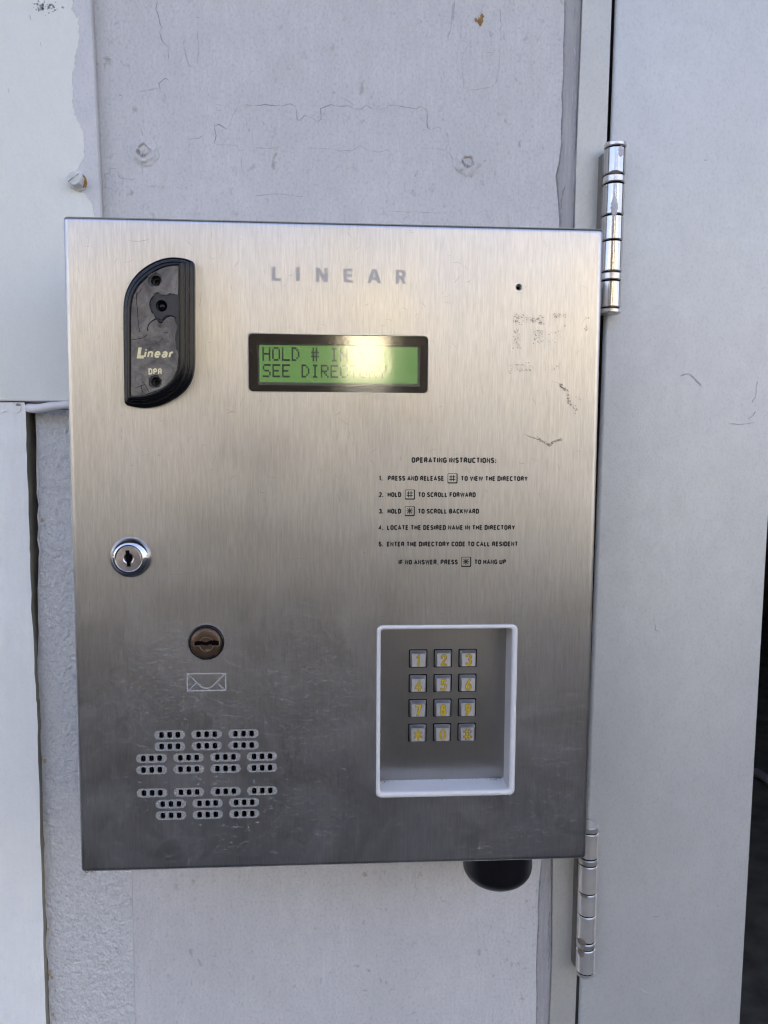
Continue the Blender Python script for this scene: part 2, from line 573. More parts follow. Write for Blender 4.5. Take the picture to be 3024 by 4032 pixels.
M['paint_old'] = paint('old lilac paint', (.68, .68, .675), fine=.14, speck=.3, bump_s=.4)
M['paint_fresh'] = paint('fresh pale paint', (.83, .845, .77), fine=.045, speck=.12, bump_s=.22, grain=(170, 170, 140), patch=.03)
M['paint_left'] = paint('brushed pale paint', (.90, .91, .87), fine=.05, streak=(.22, .9), speck=.15, bump_s=.35, grain=(300, 300, 60), patch=.05)
M['seam'] = paint('worn grey filler', (.45, .445, .44), streak=(.55, .72), speck=.6, bump_s=.7, grain=(420, 420, 40), patch=.12)
M['gate'] = paint('silver gate paint', (.61, .625, .61), fine=.12, speck=.22, bump_s=.12, grain=(900, 900, 900), patch=.06, rough=.5, metal=.4, speck_scale=(60, 60, 60), speck_lo=.68)
M['stile'] = paint('silver post paint', (.57, .57, .52), speck=.3, bump_s=.12, grain=(900, 900, 900), patch=.04, rough=.5, metal=.45, speck_scale=(70, 70, 70), speck_lo=.68)
M['raw'] = simple('bare timber edge', (.27, .23, .165), .85, bscale=300, vary=.25)
M['lit_edge_scuff'] = simple('lit edge and pale scuff', (.62, .61, .60), .6)
M['hinge'] = simple('hinge steel', (.58, .56, .525), .18, .95, bscale=180, bumpy=.10, vary=.06)
M['hinge_lit'] = simple('lit hinge steel', (.88, .85, .79), .26, .72, bscale=180, bumpy=.1, vary=.08)  # lighter copy for the lower hinge; bright reflections put into the colour
M['hinge_ring'] = simple('hinge ring steel', (.70, .67, .62), .28, .85, bscale=300, bumpy=.1, vary=.08)
M['dark_leaf'] = simple('dark hinge leaf', (.22, .21, .19), .4, .8, bscale=300)
M['drip'] = simple('dried paint', (.55, .55, .56), .45, bscale=500, bumpy=.3)
M['housing'] = simple('housing steel', (.40, .40, .39), .4, 1.0, bscale=200)
M['asphalt'] = simple('asphalt', (.033, .0355, .036), .9, bscale=120, vary=.3)
M['stucco'] = simple('tan stucco', (.086, .080, .066), .85, bscale=40, vary=.05)
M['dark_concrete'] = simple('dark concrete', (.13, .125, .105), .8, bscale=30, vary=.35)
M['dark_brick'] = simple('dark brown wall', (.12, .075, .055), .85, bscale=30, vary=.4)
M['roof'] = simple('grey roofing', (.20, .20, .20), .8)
M['blocker'] = simple('dark reflection mask', (.009, .008, .0075), .9, spec=.03, bscale=60, vary=.4)

gm, nt, b = mat('clear window')
nt.nodes.remove(b)
tr = N(nt, 'ShaderNodeBsdfTransparent'); gl = N(nt, 'ShaderNodeBsdfGlossy'); mx = N(nt, 'ShaderNodeMixShader'); fr = N(nt, 'ShaderNodeFresnel')
fr.inputs['IOR'].default_value = 1.9
gl.inputs['Roughness'].default_value = .075
nt.links.new(fr.outputs[0], mx.inputs[0]); nt.links.new(tr.outputs[0], mx.inputs[1]); nt.links.new(gl.outputs[0], mx.inputs[2])
bn = N(nt, 'ShaderNodeBump'); bn.inputs['Strength'].default_value = .05; bn.inputs['Distance'].default_value = .0003
nt.links.new(noise(nt, (260, 260, 180), 3), bn.inputs['Height']); nt.links.new(bn.outputs[0], gl.inputs['Normal'])
nt.links.new(mx.outputs[0], nt.nodes['Material Output'].inputs[0])
M['window'] = gm

# ------------------------------------------------------------------ setting
YW = 0.095          # face of the wall boards behind the panel
ZT, ZB = 2.5, 0.02  # the boards run past the frame

def edge_x(p0, p1, z):
    t = (z - p0.z) / (p1.z - p0.z)
    return p0.x + (p1.x - p0.x) * t

bm = bmesh.new()
box(bm, -80, 80, -80, 80, -0.3, 0.0)
set_props(link('ground', bm, M['asphalt']), kind='structure')

bm = bmesh.new()
box(bm, -14, .150, .135, .30, 0.001, 5.6)           # behind the boards, left of the gateway
set_props(link('wall', bm, M['raw']), 'wall behind the painted boards, seen as a dark slit beside the left board', 'wall', kind='structure')

# ---- boards
def board(name, label, left, right, y, th, zt, zb, mats, parent=None, cat='board'):
    """left / right : functions z -> x giving the edges"""
    bmm = bmesh.new()
    zs = [zt + (zb - zt) * k / 60 for k in range(61)]
    zs = sorted(set(zs + [z for f in (left, right) for z in getattr(f, 'zs', []) if zb < z < zt]), reverse=True)
    lp = [(right(z), z) for z in zs] + [(left(z), z) for z in reversed(zs)]
    flat([lp], y, th, bmm)
    for f in bmm.faces:
        if abs(f.normal.y) < .5 and len(mats) > 1:
            f.material_index = 1
    o = link(name, bmm, mats, parent)
    return set_props(o, label, cat) if label else o

def line_edge(a, b):
    return lambda z: edge_x(a, b, z)

def poly_edge(P, amp=0.0):
    P = sorted([(p.z, p.x) for p in P], reverse=True)
    def f(z):
        for (z1, x1), (z2, x2) in zip(P, P[1:]):
            if z1 >= z >= z2:
                return x1 + (x2 - x1) * (z - z1) / (z2 - z1)
        if z > P[0][0]:
            (z1, x1), (z2, x2) = P[0], P[1]
            k = min(z - z1, .25)
        else:
            (z1, x1), (z2, x2) = P[-2], P[-1]
            z1, x1 = P[-1]; k = 0
            return x1
        return x1 + (x2 - x1) / (z2 - z1) * k * .3
    f.zs = [p[0] for p in P]
    return f

YS = YW - .002      # seam strip sits 2 mm proud? (see below)
# centre board (weathered paint): from behind the left boards to the worn seam
seamL = [U(x, y, YW) for x, y in ((2222, 0), (2222, 81), (2217, 180), (2218, 285), (2210, 380), (2214, 430), (2208, 488), (2210, 560), (2200, 640), (2187, 692), (2196, 780), (2202, 875),
                                  (2190, 1500), (2160, 2600), (2133, 3300), (2131, 3394), (2122, 3480), (2117, 3571), (2118, 3640), (2114, 3700), (2110, 3823), (2112, 3920), (2110, 4032))]
seamR = [U(x, y, YW) for x, y in ((2291, 0), (2285, 163), (2275, 407), (2267, 610), (2260, 887), (2215, 2400), (2174, 3394), (2173, 3700), (2170, 3853), (2161, 4032))]
cb = empty('wall_board', (0, YW, 0), 'wide weathered lilac-grey painted board behind the steel intercom, cracked above it', 'board')
face = bmesh.new()
fL, fR = (lambda z: -.34), poly_edge(seamL)
zs = sorted(set([ZT + (ZB - ZT) * k / 40 for k in range(41)] + fR.zs), reverse=True)
_zc, _xc = U(200, 1606, YW).z, U(470, 3000, YW).x
flat([[(fR(z), z) for z in zs] + [(_xc, ZB), (_xc, _zc), (-.34, _zc), (-.34, ZT)]], YW, .02, face)
Y_CR = YW - .00012
R1, R2, K1 = (0, 0), (1000, 0), .60277
def crack(reg, path, w, mi, sc=K1, amp=3.0, step=14):
    q = jitter_path([(reg[0] + a * sc, reg[1] + b_ * sc) for a, b_ in path], step, amp * .45)
    if len(q) < 7:
        ribbon(face, [xz(U(a, b_, Y_CR)) for a, b_ in q], w * .000175, Y_CR, mi, True, .45)
        return
    i = 0
    while i < len(q) - 1:
        n = random.randint(3, 8)
        if random.random() > .10:
            ribbon(face, [xz(U(a, b_, Y_CR)) for a, b_ in q[i:i + n + 1]], w * random.uniform(.6, 1.25) * .000175, Y_CR, 2 if random.random() < .35 else mi, True, .45)
        i += n
for p in ([(1030, 0), (1020, 60), (1040, 130), (1058, 180), (1045, 210), (1060, 270), (1100, 310), (1100, 390)],
          [(1050, 600), (1038, 545), (1078, 510), (1105, 525)],
          [(1400, 940), (1410, 885), (1400, 820), (1430, 815), (1480, 845), (1500, 820), (1525, 755), (1550, 700), (1605, 682), (1659, 692)],
          [(690, 1180), (690, 1140), (715, 1130), (720, 1095), (760, 1105), (780, 1150), (805, 1160)]):
    crack(R1, p, 3.4, 1)
for p in ([(1200, 230), (1205, 320), (1220, 390), (1240, 430), (1275, 440)], [(1290, 420), (1300, 330), (1285, 200)],
          [(1040, 572), (985, 585), (900, 605)], [(1395, 940), (1480, 950), (1550, 945), (1560, 990), (1600, 975)],
          [(1408, 690), (1425, 680), (1455, 695)], [(1408, 690), (1420, 720), (1450, 722)],
          [(1220, 890), (1235, 912), (1300, 905), (1345, 870)], [(1235, 912), (1232, 970)],
          [(925, 840), (940, 915)], [(930, 1100), (928, 1150)], [(1578, 1020), (1580, 1090), (1595, 1150)],
          [(690, 1180), (685, 1220), (730, 1235), (745, 1255)], [(805, 1160), (800, 1210)], [(780, 1160), (880, 1175)],
          [(1580, 760), (1610, 770), (1612, 815), (1585, 835)], [(940, 1216), (1045, 1218)], [(1115, 130), (1128, 145), (1115, 165)],
          [(830, 950), (825, 1030), (800, 1110)]):
    crack(R1, p, 2.6, 2)
for p in ([(0, 692), (40, 684), (90, 688), (190, 693), (235, 680), (275, 700), (280, 785), (300, 785), (335, 757), (380, 770), (418, 797), (435, 770), (437, 710), (500, 685), (560, 697), (615, 690), (650, 710), (700, 710), (735, 690), (780, 715)],
          [(805, 720), (865, 705), (875, 690), (940, 688), (1060, 712), (1085, 692), (1130, 715), (1135, 830), (1150, 848)]):
    crack(R2, p, 3.3, 1)
for p in ([(1150, 848), (1200, 830), (1262, 858), (1268, 940), (1250, 982), (1140, 966), (1030, 972), (955, 990), (890, 968), (840, 990), (790, 993), (690, 955), (640, 985), (560, 988), (500, 970), (440, 965), (370, 968), (240, 955), (160, 958), (110, 972), (0, 962)],
          [(1350, 80), (1380, 75), (1410, 110), (1430, 140), (1470, 100), (1510, 20)], [(1355, 120), (1350, 260), (1400, 280), (1430, 250)],
          [(1420, 270), (1365, 350), (1355, 440), (1370, 520), (1368, 570), (1410, 590), (1500, 575), (1560, 570), (1585, 530), (1600, 420), (1605, 350), (1615, 230), (1610, 60)],
          [(1268, 985), (1290, 1020), (1318, 1055)], [(0, 840), (20, 820)], [(60, 850), (140, 860), (115, 915), (110, 965)],
          [(520, 1120), (545, 1090), (580, 1070)], [(385, 1205), (405, 1214), (430, 1200)], [(560, 630), (600, 650), (660, 690)],
          [(1505, 340), (1555, 345), (1540, 390)], [(0, 1275), (190, 1270), (330, 1285)], [(870, 1380), (1000, 1385), (1200, 1390)], [(990, 1180), (985, 1240), (1000, 1260)]):
    crack(R2, p, 2.4, 2)
for p in ([(1312, 0), (1300, 100), (1280, 200), (1268, 265)], [(1300, 20), (1296, 110), (1290, 150)], [(1340, 40), (1330, 70)]):
    crack(R2, p, 5.5, 2)
crack(R1, [(780, 623), (802, 620)], 7, 1)
for a, b_ in ((1160, 1225), (1215, 1225), (712, 680), (1295, 110), (770, 240), (956, 1325)):
    crack(R1, [(a - 8, b_), (a + 8, b_ + 2)], 6, 1)
for k in range(70):
    a, b_ = random.uniform(670, 1600), random.uniform(60, 1380)
    crack(R1, [(a, b_), (a + random.gauss(0, 3), b_ + random.uniform(5, 22))], random.uniform(1.5, 3.2), 2)
    a, b_ = random.uniform(0, 1640), random.uniform(20, 1400)
    crack(R2, [(a, b_), (a + random.gauss(0, 3), b_ + random.uniform(6, 40))], random.uniform(1.2, 2.6), 2)
for k in range(60):     # bottom part of the board
    a, b_ = random.uniform(700, 2090), random.uniform(3460, 4030)
    crack((0, 0), [(a, b_), (a + random.gauss(0, 3), b_ + random.uniform(4, 18))], random.uniform(1.2, 3), 2, 1.0)
for (a, b_), s in (((1480, 140), 1.0), ((1490, 105), .6), ((1450, 130), .5)):
    c0 = U(1000 + a * K1, b_ * K1, Y_CR)
    n = 11
    vs = [face.verts.new((c0.x + math.cos(k / n * 6.283) * .0022 * s * random.uniform(.5, 1.2), Y_CR - .0001 * s, c0.z + math.sin(k / n * 6.283) * .0034 * s * random.uniform(.6, 1.2))) for k in range(n)]
    f = face.faces.new(vs); f.material_index = 3
    f.normal_update()
    if f.normal.y > 0: f.normal_flip()
link('board_face', face, [M['paint_centre'], M['crack'], M['crack_soft'], M['rust']], cb)
# two painted-over wall plugs
def plug(reg, a, b_, s):
    c = U(reg[0] + a * K1, reg[1] + b_ * K1, YW)
    bmm = bmesh.new()
    n = 26
    rings = []
    for r, h in ((1.9, -.00004), (1.5, .0004), (1.15, .0012), (.85, .0009), (.68, -.0018), (.52, .0006), (.28, .0010), (.1, .0009)):
        rings.append([(c.x + math.cos(k / n * 6.283) * r * s * random.uniform(.84, 1.16), YW - h - random.uniform(0, .0006), c.z + math.sin(k / n * 6.283) * r * s * random.uniform(.84, 1.16)) for k in range(n)])
    loft(bmm, rings, 0, cap_last=True)
    for k in range(2):
        x, z = c.x + (-.75 if k else -.1) * s, c.z - (.0 if k else .55) * s
        vs = [bmm.verts.new((x + math.cos(q / 7 * 6.283) * s * .16 * random.uniform(.7, 1.2), YW - .0018, z + math.sin(q / 7 * 6.283) * s * .3 * random.uniform(.7, 1.2))) for q in range(7)]
        f = bmm.faces.new(vs); f.material_index = 1
        f.normal_update()
        if f.normal.y > 0: f.normal_flip()
    o = link('wall_plug', bmm, [M['paint_centre'], M['crack']], cb, recalc=False)
    bb = bmesh.new(); bb.from_mesh(o.data)
    bmesh.ops.recalc_face_normals(bb, faces=[f for f in bb.faces if f.material_index == 0])
    bb.to_mesh(o.data); bb.free()
    auto_smooth(o, 60)
plug(R1, 940, 992, .0053)
plug(R2, 1395, 1065, .0048)

# worn filler strip between the board and the gate post
sf = bmesh.new()
fL2, fR2 = poly_edge(seamL), poly_edge(seamR)
zs = sorted(set([ZT + (ZB - ZT) * k / 40 for k in range(41)] + fL2.zs + fR2.zs), reverse=True)
flat([[(fR2(z), z) for z in zs] + [(fL2(z) + .0004, z) for z in reversed(zs)]], YW + .0015, .018, sf)
y_s = YW - .0002
KS = .40698
def seam_crack(path, w, mi, amp=2.0):
    q = jitter_path(path, 12, amp * .6)
    ribbon(sf, [xz(U(a, b_, YW + .0013)) for a, b_ in q], w * .000175, YW + .0013, mi, True, .5)
seam_crack([(2224, 0), (2222, 81), (2219, 180), (2219, 285), (2213, 380), (2216, 430), (2211, 488), (2212, 560), (2204, 640), (2192, 692), (2199, 780), (2205, 890)], 5, 1)
seam_crack([(2262, 180), (2265, 300), (2266, 400), (2262, 460), (2266, 540), (2264, 640), (2258, 760), (2254, 885)], 4, 2)
seam_crack([(2256, 330), (2252, 420)], 4, 2)
seam_crack([(2222, 730), (2212, 790), (2208, 885)], 5, 1)
seam_crack([(2286, 160), (2276, 407), (2269, 610), (2262, 880)], 4, 1, 1.0)
seam_crack([(2133, 3394), (2124, 3480), (2119, 3571), (2120, 3640), (2116, 3700), (2112, 3823), (2114, 3920), (2112, 4032)], 6, 1)
seam_crack([(2172, 3396), (2171, 3470)], 5, 1)
seam_crack([(2165, 3585), (2161, 3640), (2163, 3700), (2160, 3820)], 5, 1)
for k in range(50):
    t = random.random()
    b_ = random.choice((random.uniform(0, 880), random.uniform(3400, 4030)))
    a0, a1 = (2228, 2280) if b_ < 1000 else (2120, 2165)
    if b_ < 1000: a1 -= b_ * .028; a0 -= b_ * .02
    a = a0 + (a1 - a0) * t
    seam_crack([(a, b_), (a - 1, b_ + random.uniform(10, 60))], random.uniform(1.5, 3), 2, 1.0)
set_props(link('filler_strip', sf, [M['seam'], M['crack'], M['crack_soft']]), 'narrow worn grey strip of filler between the lilac board and the silver gate post', 'trim strip')

# stippled lower-left board
stL = [U(x, y, YW) for x, y in ((141, 1615), (138, 1650), (142, 1720), (147, 1852), (149, 1990), (152, 2080), (154, 2168), (151, 2394), (150, 2600), (151, 2842), (158, 2900), (168, 2990), (166, 3100), (173, 3285), (176, 3400), (181, 3506), (186, 3700), (192, 3860), (198, 3986), (198, 4032))]
sb = bmesh.new()
fe = poly_edge(stL)
zt = U(200, 1612, YW).z
zs = sorted(set([z for z in fe.zs if z < zt] + [zt + (ZB - zt) * k / 30 for k in range(31)]), reverse=True)
edge = []
for z in zs:
    edge.append((fe(z), z))
fine = jitter_path(edge, .006, .00035)
rx = U(525, 3700, YW).x
flat([[(rx, zt), (rx, ZB)] + list(reversed(fine))], YW - .0003, .0203, sb)
for f in sb.faces:
    if abs(f.normal.y) < .5: f.material_index = 1
ribbon(sb, [(x + .0004, z) for x, z in fine], .0011, YW - .00075, 2, False, .7)  # edge catching light, painted on as a pale line
for a, b_, s in ((172, 2995, 1.2), (190, 3830, 1.2), (200, 3850, 1.0), (160, 2048, .9), (205, 3995, 1.0), (185, 3660, .7)):
    c0 = U(a + 4, b_, YW - .0009)
    vs = [sb.verts.new((c0.x + math.cos(k / 8 * 6.283) * .0013 * s * random.uniform(.5, 1.2), YW - .0009, c0.z + math.sin(k / 8 * 6.283) * .002 * s * random.uniform(.5, 1.2))) for k in range(8)]
    f = sb.faces.new(vs); f.material_index = 3; f.normal_update()
    if f.normal.y > 0: f.normal_flip()
M['chip'] = simple('chipped timber', (.50, .40, .26), .8, bscale=900)
set_props(link('stippled_board', sb, [M['paint_stipple'], M['raw'], M['lit_edge_scuff'], M['chip']]), 'stippled lilac-grey board with a ragged chipped left edge, below the white cable', 'board')

# upper-left board, 7 mm proud
YL = YW - .008
ulR = [U(x, y, YL) for x, y in ((354, 0), (363, 200), (370, 400), (380, 600), (388, 720), (395, 845))]
ul = empty('painted_panel', (-.5, YL, Z0 + .2), 'pale greenish-white painted board at upper left with a screw near its right edge', 'board')
fb = bmesh.new()
zt = ZT; zb = U(200, 1580, YL).z
fe = line_edge(ulR[0], ulR[-1])
zs = [zt, 2.0, 1.8] + [p.z for p in ulR] + [zb]
flat([[(fe(z) + random.gauss(0, .00012), z) for z in zs] + [(-1.6, zb), (-1.6, zt)]], YL, .0085, fb)
bmesh.ops.remove_doubles(fb, verts=fb.verts, dist=1e-6)
# brushed-out edge of the fresh paint, a film of its own thickness
bnd = [(470, -40), (475, 0), (470, 60), (510, 130), (515, 250), (490, 400), (470, 520), (475, 700), (500, 780), (540, 850), (550, 960), (545, 1040), (500, 1110), (455, 1160), (470, 1230), (560, 1270), (600, 1330), (612, 1410), (640, 1600)]
q = [(a * K1, b_ * K1) for a, b_ in bnd]
q = jitter_path(q, 9, 2.2)
top = [xz(U(a, b_, YL)) for a, b_ in q]
x_end = top[-1][0]
film = [(top[0][0], ZT - .01)] + top + [(x_end + .03, zb + .0008), (-1.59, zb + .0008), (-1.59, ZT - .01)]
link('board_face', fb, [M['paint_old']], ul)
fm = flat([film], YL - .0003, .00028)
# scuffed patch near the top
for k in range(60):
    a, b_ = random.gauss(295, 45), random.gauss(40, 22)
    c0 = U(a * K1, b_ * K1, YL - .0004)
    s = random.uniform(.0002, .0009)
    vs = [fm.verts.new((c0.x + math.cos(k2 / 6 * 6.283) * s * random.uniform(.4, 1.5), YL - .0004, c0.z + math.sin(k2 / 6 * 6.283) * s * random.uniform(.4, 1.2))) for k2 in range(6)]
    f = fm.faces.new(vs); f.material_index = 1 if random.random() < .45 else 2; f.normal_update()
    if f.normal.y > 0: f.normal_flip()
for a, b_, w in ((248, 62, .0022), (53, 590, .0006), (195, 115, .001), (265, 292, .0007)):
    c0 = U(a * K1, b_ * K1, YL - .0004)
    ribbon(fm, [(c0.x, c0.z + .0015), (c0.x + .0005, c0.z - .0015)], w, YL - .00045, 1, True, .3)
link('paint_coat', fm, [M['paint_fresh'], M['crack'], M['crack_soft']], ul)

# lower-left board
YL2 = YW - .006
llR = [U(x, y, YL2) for x, y in ((97, 1585), (100, 1612), (108, 1852), (118, 2168), (124, 2394), (135, 2600), (144, 2769), (149, 2950), (155, 3138), (166, 3506), (172, 3760), (180, 4022), (181, 4032))]
fe = poly_edge(llR)
lb = bmesh.new()
zt = zb - .0006
zs = sorted(set([z for z in fe.zs if z < zt] + [zt + (ZB - zt) * k / 30 for k in range(31)]), reverse=True)
edge = jitter_path([(fe(z), z) for z in zs], .008, .0002)
flat([[(-1.6, zt), (-1.6, ZB)] + list(reversed(edge))], YL2, .03, lb)
for f in lb.faces:
    if abs(f.normal.y) < .5: f.material_index = 1
# smeared filler at its top corner
fil = [(0, 1340), (0, 1130), (90, 1120), (215, 1170), (260, 1230), (330, 1240), (335, 1300), (270, 1335), (180, 1320), (90, 1300)]
cc = [xz(U(a * .24525, 1300 + b_ * .24525, YL2)) for a, b_ in fil]
cc = [(x, min(z, zt - .0005)) for x, z in cc]
flat([cc], YL2 - .0006, .0006, lb, 0)
fc = U(72, 1594, YL2 - .0008)
vs = [lb.verts.new((fc.x + math.cos(k / 9 * 6.283) * .0022 * random.uniform(.5, 1.1), YL2 - .0009, fc.z + math.sin(k / 9 * 6.283) * .0012 * random.uniform(.4, 1.2))) for k in range(9)]
f = lb.faces.new(vs); f.material_index = 2; f.normal_update()
if f.normal.y > 0: f.normal_flip()
M['gap_side'] = simple('unpainted board side', (.30, .28, .22), .8, bscale=200, vary=.15)
set_props(link('edge_board', lb, [M['paint_left'], M['gap_side'], M['crack']]), 'pale brush-marked board along the lower left, beside the dark slit', 'board')

# white cable tucked into the slit
cp = [(88, 1600, .118), (92, 1602, .108), (103, 1604, .098), (118, 1607, .089), (135, 1609, .0845), (155, 1608, .083), (180, 1604, .083), (205, 1600, .083), (235, 1597, .083), (265, 1595, .083), (300, 1594, .083), (420, 1592, .083), (600, 1590, .083)]
cps = catmull([tuple(U(a, b_, y)) for a, b_, y in cp], 4, False)
bm = bmesh.new()
tube(bm, cps, [.0029 if i < 30 else .0026 for i in range(len(cps))], 18)
set_props(link('cable', bm, M['cable'], smooth=True, recalc=True), 'short length of white cable emerging from the slit and running behind the steel intercom', 'cable')

# slotted hex screw
sc0 = U(306, 716, YL)
se = empty('hex_screw', (sc0.x, YL, sc0.z), 'slotted hex-head screw, painted over and rusty on one side, in the upper-left board', 'screw')
bm = bmesh.new()
lathe_y(bm, sc0.x + .0006, sc0.z - .0004, [(.0058, -.0005), (.0058, .0010), (.0053, .0016), (.003, .0017)], 36, y0=YL)
w = link('washer', bm, [M['screw'], M['rust']], se, recalc=True)
for p in w.data.polygons:
    c = p.center
    if c.x > .0030 and c.z > -.004 and c.y < -.0005: p.material_index = 1
bm = bmesh.new()
rings = []
for r, h in ((.0052, .0014), (.0052, .0052), (.0047, .0062), (.0042, .0064)):
    rings.append([(sc0.x + r * math.cos(R(60 * k + 18)), YL - h, sc0.z + r * math.sin(R(60 * k + 18))) for k in range(6)])
loft(bm, rings, 0, cap_last=True)
link('screw_head', bm, M['screw'], se, recalc=True)
bm = bmesh.new()
d = Vector((math.cos(R(36)), 0, math.sin(R(36)))); nrm = Vector((-d.z, 0, d.x))
for s_ in (-1, 1):
    rings = []
    for h, k in ((.0063, 1.0), (.0070, .96), (.0074, .85)):
        arc = [sc0 + d * (.0043 * k * math.cos(a)) + nrm * s_ * (.0007 + .0036 * k * math.sin(a)) for a in [R(180 * i / 10) for i in range(11)]]
        rings.append([(p.x, YL - h, p.z) for p in arc])
    loft(bm, rings, 0, cap_last=True)
link('slotted_top', bm, M['screw'], se, recalc=True)

# ------------------------------------------------------------------ gate post, gate, hinges
YG = YW - .001
gapL = (U(2409, 0, YG), U(2264, 4032, YG))
bm = bmesh.new()
fR3 = line_edge(*gapL)
zs = sorted(set([ZT, ZB] + [p.z for p in seamR]), reverse=True)
fl3 = poly_edge(seamR)
flat([[(fR3(z), z) for z in (ZT, ZB)] + [(fl3(z) + .0003, z) for z in reversed(zs)]], YG, .045, bm)
post = set_props(link('gate_post', bm, M['stile']), 'narrow silver-painted gate post between the worn filler strip and the gate', 'post')

gl0, gl1 = U(2430, 0, YG - .002), U(2283, 4032, YG - .002)
gr0, gr1 = U(3140, 0, YG - .002), U(2914, 4034, YG - .002)
gr0 = U(3024 + (3024 - 2914) * 2073 / 1961, 0, YG - .002)
ge = empty('gate', (gl1.x, YG, 0), 'tall silver-grey painted metal gate leaf on the right', 'gate')
gl_, gr_ = line_edge(gl0, gl1), line_edge(gr0, gr1)
bm = bmesh.new()
rings = []
r = .0026
for ins, dep in [(r * (1 - math.sin(R(a))), r * (1 - math.cos(R(a)))) for a in (0, 15, 30, 45, 60, 75, 90)] + [(.0045, .013), (.015, .042)]:
    rings.append([(gl_(ZT) + ins - .0006, YG - .002 + dep, ZT), (gr_(ZT) - ins * .3, YG - .002 + dep, ZT), (gr_(ZB) - ins * .3, YG - .002 + dep, ZB), (gl_(ZB) + ins - .0006, YG - .002 + dep, ZB)])
loft(bm, rings, 0)
bm.faces.new([bm.verts.new(p) for p in rings[0]])
bmesh.ops.remove_doubles(bm, verts=bm.verts, dist=1e-6)
bmesh.ops.recalc_face_normals(bm, faces=bm.faces)
def gmark(path, w, mi=1):
    qq = jitter_path(path, 8, 1.5)
    ribbon(bm, [xz(U(a, b_, YG - .0022)) for a, b_ in qq], w * .00012, YG - .0022, mi, True, .6)
for a, b_ in ((2690, 70), (2962, 162), (2616, 920), (2700, 1350), (2745, 500), (2690, 2880), (2790, 2880), (2930, 2440), (2920, 2456), (2580, 2470), (2590, 3610), (2380, 700), (2640, 560)):
    gmark([(a, b_), (a + random.uniform(-6, 6), b_ + random.uniform(5, 12))], random.uniform(4, 8), random.choice((1, 2)))
gmark([(2770, 625), (2778, 632), (2786, 630)], 4)
gmark([(2870, 1668), (2900, 1672), (2975, 1666)], 4, 2); gmark([(2945, 1650), (2960, 1640), (2975, 1620)], 6, 1); gmark([(2960, 1590), (2975, 1560), (2982, 1500)], 4, 2)
gmark([(2570, 3612), (2600, 3608)], 4); gmark([(2520, 3890), (2540, 3905), (2580, 3910)], 5, 3); gmark([(2680, 1480), (2720, 1470), (2760, 1520)], 7, 2)
gmark([(2575, 2430), (2582, 2480), (2600, 2485)], 4, 2)
M['gate_mark'] = simple('scuff on gate', (.38, .38, .38), .7, bscale=900, vary=.25)
M['gate_mark_soft'] = simple('faint scuff on gate', (.43, .43, .43), .7, bscale=900, vary=.2)
lf = link('gate_leaf', bm, [M['gate'], M['gate_mark'], M['gate_mark_soft'], M['lit_edge_scuff']], ge)
auto_smooth(lf, 30)

def hinge(label, top, bot, segs, y, rad, leaf_side, drips=(), grime=(), metal='hinge'):
    """segs: (native y from, to, kind)"""
    A, B = U(top[0], top[1], y), U(bot[0], bot[1], y)
    h = empty('hinge', (B.x, y, B.z), label, 'hinge', 'stainless gate hinges')
    span = bot[1] - top[1]
    for a, b_, kind in segs:
        ta, tb = (a - top[1]) / span, (b_ - top[1]) / span
        L = tb - ta
        c = .0006 / (A - B).length
        rr = rad * (1.012 if kind != 'knuckle' else 1.0)
        bmm = bmesh.new()
        e = min(c, L * .2)
        lathe_axis(bmm, A, B, [(ta + c * .35, rr * .86), (ta + c * .35, rr - .0006), (ta + c * .35 + e, rr), (tb - c * .35 - e, rr), (tb - c * .35, rr - .0006), (tb - c * .35, rr * .86)], 56)
        o = link(kind, bmm, M[metal if kind == 'knuckle' else 'hinge_ring'], h, recalc=True)
        auto_smooth(o, 25)
    bmm = bmesh.new()
    lathe_axis(bmm, A, B, [(.01, rad * .9), (.99, rad * .9)], 32)
    link('pin', bmm, M['hole'], h, recalc=True)
    # leaf wrapped to the post, seen as a thin edge on the left
    bmm = bmesh.new()
    z1, z2 = A.z - (A - B).length * .05, B.z + (A - B).length * .03
    xa = lambda z: edge_x(A, B, z)
    vs = []
    ring1 = [(xa(z1) - rad * 1.05, y + .003, z1), (xa(z1) - rad * .5, y + .003, z1), (xa(z1) - rad * .5, YG + .004, z1), (xa(z1) - rad * 1.05, YG + .004, z1)]
    ring2 = [(xa(z2) - rad * 1.05, y + .003, z2), (xa(z2) - rad * .5, y + .003, z2), (xa(z2) - rad * .5, YG + .004, z2), (xa(z2) - rad * 1.05, YG + .004, z2)]
    loft(bmm, [ring1, ring2], 0, cap_last=True, cap_first=True)
    link('hinge_leaf', bmm, M['dark_leaf'], h, recalc=True)
    d = (B - A).normalized(); s = d.cross(Vector((0, 1, 0))).normalized(); w_ = s.cross(d).normalized()
    def patch(name, m_, t0, t1, a0, a1, lift):
        bmm = bmesh.new()
        nz, na = 12, 7
        rings = []
        for i in range(nz + 1):
            t = t0 + (t1 - t0) * i / nz
            taper = math.sin(math.pi * min(1, max(.04, i / nz))) ** .5
            j1, j2 = random.uniform(.65, 1.05), random.uniform(.65, 1.05)
            am, ah = (a0 + a1) / 2, (a1 - a0) / 2
            ring = []
            for k in range(na + 1):
                u = -1 + 2 * k / na
                a = R(am + ah * u * taper * (j1 if u < 0 else j2))
                rr = rad + lift * (1 - abs(u) ** 3) * taper + .00002
                v = s * math.cos(a) + Vector((0, -1, 0)) * math.sin(a)
                ring.append(A + (B - A) * t + v * rr)
            rings.append(ring)
        loft(bmm, rings, 0, closed=False)
        o = link(name, bmm, m_, h, recalc=True)
        o.data.shade_smooth()
    for q in drips: patch('paint_drip', M['drip'], *q, .0004)
    for q in grime: patch('grime_stain', M['grime'], *q, .00006)
    return h

